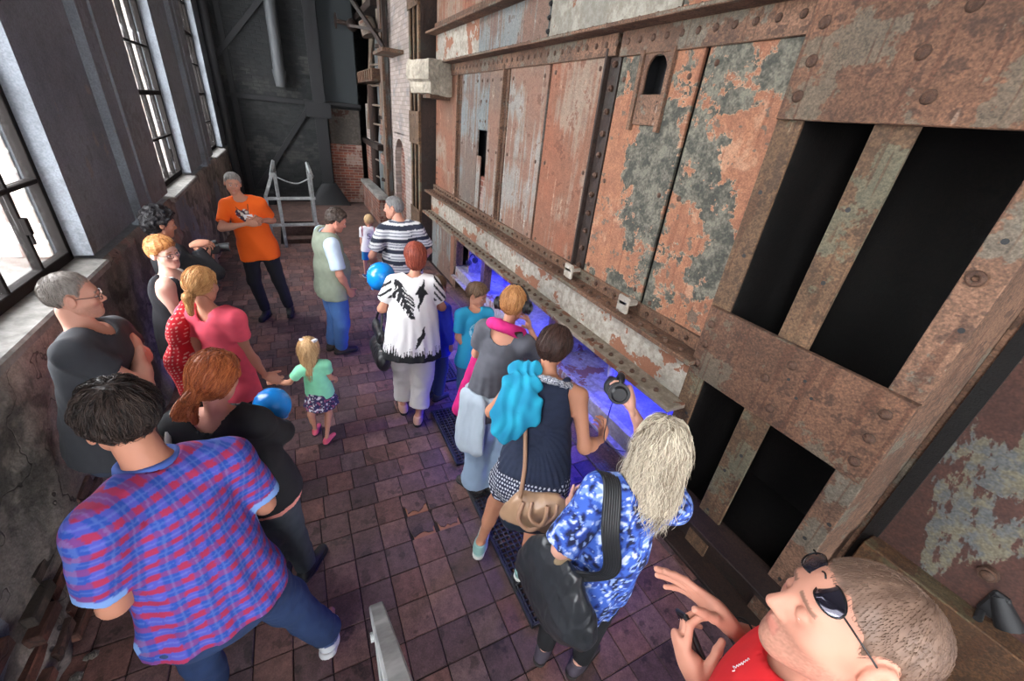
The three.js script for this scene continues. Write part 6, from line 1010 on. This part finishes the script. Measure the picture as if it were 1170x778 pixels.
who.folded = person({ J: pose('folded'), H: 1.8, girth: 1.06, cell: 0.009, hcell: 0.0036, handcell: 0.004, label: 'man with glasses and folded arms leaning by the window in a charcoal T-shirt', skin: S(232, 176, 154), head: { yaw: 72, pitch: 2, roll: 2 }, stubble: 0.25, hair: { color: S(166, 158, 150), color2: S(116, 106, 100), fade: 0.06, fadeTo: S(206, 156, 136), thick: 0.006, taper: 0.06, amp: 0.0018, line: 0.084, recede: 0.9, strands: 6000, len: 0.014, segs: 2, rad: 0.0008, lift: 0.003, haircell: 0.005 },
  hands: { R: { d: [-0.45, 0.6, -0.6], n: [-0.6, -0.2, -0.3], curl: [0.3, 0.32, 0.34, 0.36] }, L: { d: [0.3, 0.1, 0.9], n: [-0.7, 0, 0.2], curl: [0.3, 0.3, 0.3, 0.3] } }, clothes: [pants({ len: 1.97, color: S(60, 68, 86) }), top({ sleeve: 0.52, soff: 0.022, hem: 0.13, loose: 0.005, neck: 0.068, cell: 0.009, amp: 0.008, col: flat(S(56, 57, 62)) })], shoes: { color: S(44, 40, 38) } });
specs(who.folded, mat({ color: rgb(30, 30, 34), roughness: 0.3 }), M.glass);

who.glasses = person({ J: pose('glasses'), H: 1.66, fem: true, girth: 1.16, cell: 0.012, hcell: 0.0034, label: 'woman with glasses and pinned-up ginger hair in a black tank top', skin: S(226, 184, 166), head: { yaw: 128, pitch: 2, roll: -6 }, hair: { color: S(214, 154, 92), color2: S(150, 92, 50), ears: false, thick: 0.016, amp: 0.004, line: 0.056, tie: [0, 0.03, -0.12], vol: [[0, 0.02, -0.055, 0.07, 0.075, 0.06], [[0, 0.05, -0.09], [0, 0.0, -0.115], 0.034, 0.034]], strands: 1800, len: 0.06, wave: 0.3, lift: 0.004 },
  clothes: [pants({ len: 1.97, color: S(36, 36, 42) }), top({ name: 'undershirt', strap: 0.104, arm: 0.4, hem: 0.08, neck: 0.09, off: 0.009, col: flat(S(210, 206, 204)) }), top({ name: 'tank_top', strap: 0.108, arm: 0.42, hem: 0.12, off: 0.017, neck: 0.098, neckY: -0.012, col: flat(S(32, 31, 36)) })], shoes: { color: S(40, 40, 44) } });
specs(who.glasses, mat({ color: rgb(34, 30, 32), roughness: 0.3 }), M.glass);

who.camera = person({ J: pose('camera'), H: 1.74, girth: 1.0, cell: 0.013, label: 'person with curly black hair and black sleeves taking a photo', head: { yaw: 62, pitch: 14 }, hair: { color: S(42, 38, 40), color2: S(14, 13, 15), ears: false, thick: 0.032, amp: 0.014, curl: true, freq: 38, strands: 1800, len: 0.04, wave: 1, lift: 0.006, vol: [[0, -0.02, -0.06, 0.085, 0.085, 0.07]] },
  hands: { R: { d: [0.75, 0.1, -0.5], n: [-0.1, -0.9, -0.3], curl: [0.35, 0.4, 0.4, 0.45] }, L: { d: [0.3, 0.75, -0.4], n: [-0.2, 0.5, -0.6], curl: [0.35, 0.38, 0.4, 0.42] } }, clothes: [pants({ len: 1.97, color: S(44, 46, 56) }), top({ sleeve: 1.85, hem: 0.12, loose: 0.02, soff: 0.016, neck: 0.066, col: flat(S(30, 30, 34)) })], shoes: { color: S(40, 40, 44) } });
// ================================================================ THINGS HELD, WORN OVER OR HANGING FROM PEOPLE
{
  const blue = new THREE.MeshPhysicalMaterial({ color: rgb(20, 138, 228), roughness: 0.25, clearcoat: 0.4, sheen: 0.2 });
  const balloon = (p, r, tilt, label) => {
    const b = thing('balloon', label, 'balloon', 'blue balloons'), pts = [];
    for (let i = 0; i <= 24; i++) { const a = i / 24 * Math.PI, y = -Math.cos(a), rr = Math.sin(a) * (y < 0 ? 1 - 0.1 * y * y : 1); pts.push(new THREE.Vector2(Math.max(0.0001, rr * r), (y < 0 ? y * 1.18 : y) * r)); }
    const g = new THREE.LatheGeometry(pts, 36); b.position.set(...p); b.rotation.set(tilt[0], 0, tilt[1]);
    part('envelope', g, blue, b); part('knot', merge([new THREE.ConeGeometry(0.014, 0.03, 12).translate(0, -1.2 * r, 0), new THREE.TorusGeometry(0.01, 0.004, 6, 12).rotateX(1.57).translate(0, -1.215 * r, 0)]), blue, b);
  };
  balloon(BALL1, 0.118, [0.3, -0.5], 'blue balloon floating left of the woman in the leaf-print blouse');
  balloon(BALL2, 0.088, [0.2, 0.4], 'blue balloon in front of the red-haired woman in black');
}
// soft bag: rounded field between corner points
function softBag(name, label, pts, r, cell, col, amp, m, extra) {
  const f0 = uni(pts.map(([a, b, ra, rb, F, k]) => cap(a, b, ra, rb, F, k)), r), f = (x, y, z) => f0(x, y, z) - amp * folds(x, y, z, 2), [lo, hi] = bounds(pts.flatMap((p) => [p[0], p[1]]), 0.2), t = thing(name, label, 'bag');
  part('pouch', surf(f, lo, hi, cell, col), m, t); return t;
}
const leather = new THREE.MeshPhysicalMaterial({ vertexColors: true, roughness: 0.42, clearcoat: 0.15 });
const hang = (c) => ({ q: (x, y, z) => W(c, v3.add(v3.add(v3.add(c.J.pel, c.Rh, x), [0, 1, 0], y), c.Fh, z)), s: (x, y, z) => W(c, v3.add(v3.add(v3.add(c.J.che, c.Rc, x), c.U, y), c.Fc, z)) });
{ // black handbag of the woman in the blouse, hanging from her left forearm
  const c = who.blouse, e = W(c, v3.lerp(c.J.elL, c.J.wrL, 0.3)), q = (x, y, z) => [e[0] + x, e[1] + y, e[2] + z], F = v3.nor([1, 0, 0.2]);
  const b = softBag('handbag', 'black handbag hanging from the arm of the woman in the leaf-print blouse', [[q(-0.06, -0.2, -0.1), q(-0.06, -0.2, 0.12), 0.06, 0.06, F, 1.4], [q(-0.06, -0.42, -0.14), q(-0.06, -0.42, 0.16), 0.085, 0.085, F, 1.3]], 0.12, 0.009, () => S(30, 30, 33), 0.008, leather);
  part('handle', tube([q(-0.06, -0.16, -0.12), q(-0.03, -0.02, -0.05), q(0, 0.045, 0.0), q(-0.03, -0.02, 0.06), q(-0.06, -0.16, 0.14)], 0.01, 30, 8), M.black, b);
}
{ // shoulder bag of the woman in the tank top
  const c = who.tank, { q, s } = hang(c), Fh = c.Fh;
  const b = softBag('shoulder_bag', 'navy shoulder bag with beige flap and handles at the tank-top woman\'s hip', [[q(0.02, -0.14, -0.2), q(0.17, -0.12, -0.17), 0.06, 0.06, Fh, 1.4], [q(-0.02, -0.25, -0.21), q(0.2, -0.23, -0.17), 0.075, 0.075, Fh, 1.4]], 0.08, 0.0065, (x, y, z) => (y > c.J.pel[1] - 0.165 + 0.02 * noise(x * 8, 1, z * 8) ? S(178, 142, 112) : S(36, 50, 66)), 0.006, leather);
  const tan = mat({ color: rgb(178, 138, 110), roughness: 0.55 });
  part('strap', tube([q(0.0, -0.1, -0.22), s(-0.05, -0.42, -0.17), s(-0.09, -0.2, -0.15), s(-0.115, 0.02, -0.06), s(-0.11, 0.03, 0.05), s(-0.08, -0.2, 0.16)], 0.011, 60, 8), tan, b);
  part('handle', tube([q(0.03, -0.1, -0.26), q(0.03, -0.2, -0.31), q(0.09, -0.25, -0.315), q(0.15, -0.19, -0.29), q(0.15, -0.09, -0.25)], 0.011, 40, 8), tan, b);
  part('handle', tube([q(0.07, -0.09, -0.25), q(0.08, -0.17, -0.3), q(0.13, -0.21, -0.3), q(0.19, -0.15, -0.26), q(0.19, -0.08, -0.22)], 0.01, 40, 8), tan, b);
}
{ // turquoise cloth over her left shoulder
  const c = who.tank, { s } = hang(c), U = c.U, F = c.Fc, Rv = c.Rc, top1 = v3.nor(v3.add(U, Rv, -0.2)), back = v3.nor(v3.add(F, U, -0.25));
  const pts = [[s(-0.17, 0.045, 0.1), s(-0.1, 0.055, 0.1), 0.045, 0.045, top1, 2.4], [s(-0.18, 0.055, 0.02), s(-0.11, 0.072, 0.02), 0.05, 0.05, top1, 2.4], [s(-0.18, 0.035, -0.06), s(-0.1, 0.055, -0.07), 0.05, 0.05, back, 2.6], [s(-0.19, -0.03, -0.115), s(-0.1, -0.02, -0.125), 0.055, 0.055, back, 3], [s(-0.2, -0.11, -0.145), s(-0.09, -0.1, -0.155), 0.06, 0.06, F, 3.4], [s(-0.215, -0.19, -0.155), s(-0.08, -0.17, -0.168), 0.058, 0.055, F, 3.4], [s(-0.2, -0.25, -0.16), s(-0.13, -0.24, -0.17), 0.05, 0.045, F, 3.2], [s(-0.19, -0.3, -0.16), s(-0.17, -0.3, -0.165), 0.03, 0.03, F, 2.4], [s(-0.17, 0.02, 0.12), s(-0.13, -0.12, 0.17), 0.045, 0.04, F, 2.5]];
  const f0 = uni(pts.map(([a, b, ra, rb, n, k]) => cap(a, b, ra, rb, n, k)), 0.035), f = (x, y, z) => f0(x, y, z) - 0.0042 * Math.sin(v3.dot([x, y, z], Rv) * 85 + v3.dot([x, y, z], U) * 14 + 6 * noise(x * 8, y * 8, z * 8)) - 0.003 * folds(x, y, z, 2), [lo, hi] = bounds(pts.flatMap((p) => [p[0], p[1]]), 0.12);
  const t = thing('shoulder_cloth', 'turquoise cloth draped over the shoulder of the woman in the tank top', 'cloth'); part('cloth', surf(f, lo, hi, 0.005, (x, y, z) => mix3(S(34, 164, 196), S(20, 120, 160), clamp(0.4 + noise(x * 30, y * 12, z * 30) * 0.5))), clothMat, t);
}
{ // big black leather bag of the blonde woman
  const c = who.blonde, { q: q0, s } = hang(c), F = c.Fh, q = (x, y, z) => q0(x + 0.1, y, z - 0.02);
  const b = softBag('leather_bag', 'large black leather bag on the blonde woman\'s shoulder', [[q(-0.24, 0.07, -0.16), q(-0.1, 0.09, -0.2), 0.045, 0.045, F, 1.6], [q(-0.27, -0.04, -0.155), q(-0.06, -0.02, -0.22), 0.08, 0.085, F, 1.5], [q(-0.3, -0.16, -0.14), q(-0.04, -0.12, -0.22), 0.1, 0.11, F, 1.45], [q(-0.26, -0.25, -0.15), q(-0.1, -0.23, -0.2), 0.085, 0.09, F, 1.4]], 0.07, 0.006, (x, y, z) => v3.mul(S(46, 48, 52), 1 + 0.25 * noise(x * 14, y * 14, z * 14)), 0.012, leather);
  const strip = (x0, x1) => { const g = []; for (let i = -3; i <= 3; i++) { const d = i * 0.0095; g.push(tube([q(x0 + d, 0.08, -0.2), s(-0.06 + d, -0.24, -0.2), s(-0.12 + d, -0.06, -0.145), s(-0.14 + d, 0.058, -0.015), s(-0.14 + d, -0.02, 0.07), s(-0.18 + d * 0.5, -0.2, 0.02), s(-0.2, -0.3, -0.08 + d), q(x1 + d, 0.08, -0.17)], 0.0075, 60, 6)); } return merge(g); };
  part('handle', strip(-0.11, -0.23), mat({ color: rgb(36, 37, 40), roughness: 0.45 }), b);
  part('lining', new THREE.SphereGeometry(0.05, 14, 10).scale(1.1, 0.5, 0.4).translate(...q(-0.15, 0.12, -0.18)), mat({ color: rgb(150, 128, 100) }), b);
}
{ // red dotted cloth bag of the woman in coral
  const c = who.coral, { q, s } = hang(c), F = c.Rc;
  const b = softBag('cloth_bag', 'red cloth bag with white dots on the coral woman\'s left shoulder', [[s(-0.16, -0.06, -0.1), s(-0.2, -0.3, -0.1), 0.05, 0.075, F, 1.4], [s(-0.2, -0.28, -0.12), s(-0.21, -0.54, -0.1), 0.085, 0.08, F, 1.3], [s(-0.21, -0.32, -0.02), s(-0.22, -0.52, -0.02), 0.07, 0.07, F, 1.4], [s(-0.13, 0.055, -0.02), s(-0.16, -0.1, -0.11), 0.03, 0.045]], 0.05, 0.006, (x, y, z) => { const g = 0.022, a = Math.abs((((x + z * 0.8) / g) % 1 + 1) % 1 - 0.5), d = Math.abs(((y / g) % 1 + 1) % 1 - 0.5); return Math.hypot(a, d) < 0.2 ? S(240, 190, 180) : S(206, 34, 48); }, 0.008, clothMat);
}
// headphones: padded band and two cups; frame given by centre and axes (x from cup to cup, y up over the head, z forward)
const hpMat = mat({ color: rgb(24, 24, 27), roughness: 0.4 }), hpPad = mat({ color: rgb(38, 38, 42), roughness: 0.75 });
function headphones(label, m4, w, cable) {
  const t = thing('headphones', label, 'headphones', 'black headphones'), band = []; for (let i = 0; i <= 12; i++) { const a = Math.PI * i / 12; band.push([Math.cos(a) * w, Math.sin(a) * w * 1.25, 0]); }
  part('band', merge([tube(band, 0.009, 40, 8), tube(band.slice(3, 10).map(([x, y, z]) => [x * 0.97, y * 0.97, 0]), 0.013, 24, 8)]).applyMatrix4(m4), hpMat, t);
  for (const s of [-1, 1]) { const c = part('ear_cup', merge([new THREE.CylinderGeometry(0.04, 0.044, 0.025, 24).rotateZ(1.5708 * s), new THREE.CylinderGeometry(0.026, 0.034, 0.012, 24).rotateZ(-1.5708 * s).translate(s * 0.018, 0, 0)]).translate(s * (w + 0.004), -0.006, 0).applyMatrix4(m4), hpMat, t); part('cushion', new THREE.TorusGeometry(0.031, 0.013, 8, 24).rotateY(1.5708).translate(s * (w - 0.014), -0.006, 0).applyMatrix4(m4), hpPad, c); }
  if (cable) part('cable', tube(cable, 0.003, 60, 5), hpMat, t);
  return t;
}
const basis = (R, U, F, p) => new THREE.Matrix4().makeBasis(vec(R), vec(U), vec(v3.mul(F, -1))).setPosition(vec(p));
{ const c = who.scarf; headphones('black headphones worn by the woman with the pink scarf', basis(c.R, c.Uh, c.F, W(c, c.Hd.at(0, 0.0, -0.01))), 0.1); }
{ const c = who.blonde, h = c.hands.R, p = W(c, h.at(0.1, 0.02, 0.055)); headphones('black headphones held up in the blonde woman\'s right hand', basis(v3.nor([-0.5, 0.35, 0.75]), v3.nor([0.3, 0.9, -0.2]), v3.nor(v3.cross(v3.nor([0.3, 0.9, -0.2]), v3.nor([-0.5, 0.35, 0.75]))), p), 0.05, [p, v3.add(p, [0.12, -0.28, -0.12]), v3.add(p, [0.3, -0.62, -0.25]), [2.2, 0.42, -1.5]]); }
headphones('black headphones hanging in the blue niche behind the boy', new THREE.Matrix4().makeRotationY(0.6).setPosition(2.2, 0.68, -5.45), 0.085, [[2.27, 0.66, -5.4], [2.3, 0.5, -5.3], [2.4, 0.43, -5.5], [2.5, 0.41, -5.2]]);
{ // phone of the man in red
  const c = who.red, h = c.hands.L, p = W(c, h.at(0.085, 0.0, 0.03)), t = thing('smartphone', 'black smartphone in the left hand of the man in red', 'phone'), m = new THREE.Matrix4().makeBasis(vec(h.l), vec(h.d), vec(v3.cross(h.l, h.d))).setPosition(vec(p));
  part('case', cbox(-0.033, 0.033, -0.06, 0.06, -0.005, 0.005, 0.004).applyMatrix4(m), mat({ color: rgb(20, 20, 22), roughness: 0.35 }), t);
  for (const s of [-1, 1]) part('screen', box(-0.029, 0.029, -0.05, 0.05, s * 0.0045, s * 0.0056).applyMatrix4(m), new THREE.MeshPhysicalMaterial({ color: rgb(16, 16, 18), roughness: 0.06, clearcoat: 1 }), t);
}
{ // phone-sized leaflet held by the blonde woman, camera of the person at the wall
  const c = who.camera, R = W(c, c.J.wrR), L = W(c, c.J.wrL), p = v3.add(v3.lerp(R, L, 0.4), [0.11, 0.03, -0.03]), F = v3.nor([0.85, 0.05, 0.0]), t = thing('camera', 'black photo camera held up by the person with curly black hair', 'camera'), m = basis(v3.nor(v3.cross(F, [0, 1, 0])), [0, 1, 0], F, p), cm = mat({ color: rgb(30, 30, 33), roughness: 0.45 });
  part('camera_body', merge([cbox(-0.062, 0.062, -0.04, 0.035, -0.025, 0.025, 0.008), cbox(-0.025, 0.025, 0.03, 0.058, -0.022, 0.022, 0.008), cbox(0.036, 0.064, -0.036, 0.036, -0.04, 0.02, 0.01)]).applyMatrix4(m), cm, t);
  part('lens', merge([new THREE.CylinderGeometry(0.034, 0.036, 0.05, 24).rotateX(1.5708).translate(0, -0.004, -0.05), new THREE.CylinderGeometry(0.038, 0.036, 0.03, 24).rotateX(-1.5708).translate(0, -0.004, -0.085)]).applyMatrix4(m), cm, t);
  part('lens_glass', new THREE.SphereGeometry(0.03, 20, 8, 0, 6.2832, 0, 0.9).scale(1, 0.4, 1).rotateX(-1.5708).translate(0, -0.004, -0.09).applyMatrix4(m), new THREE.MeshPhysicalMaterial({ color: rgb(40, 44, 70), roughness: 0.05, clearcoat: 1 }), t);
  part('strap', tube([v3.add(p, [-0.04, 0.02, 0.06]), v3.add(p, [-0.12, -0.12, 0.08]), v3.add(p, [-0.2, -0.3, 0.02]), v3.add(p, [-0.1, -0.2, -0.05]), v3.add(p, [-0.02, 0.02, -0.07])], 0.006, 40, 6), cm, t);
}
renderer.render(scene, camera);
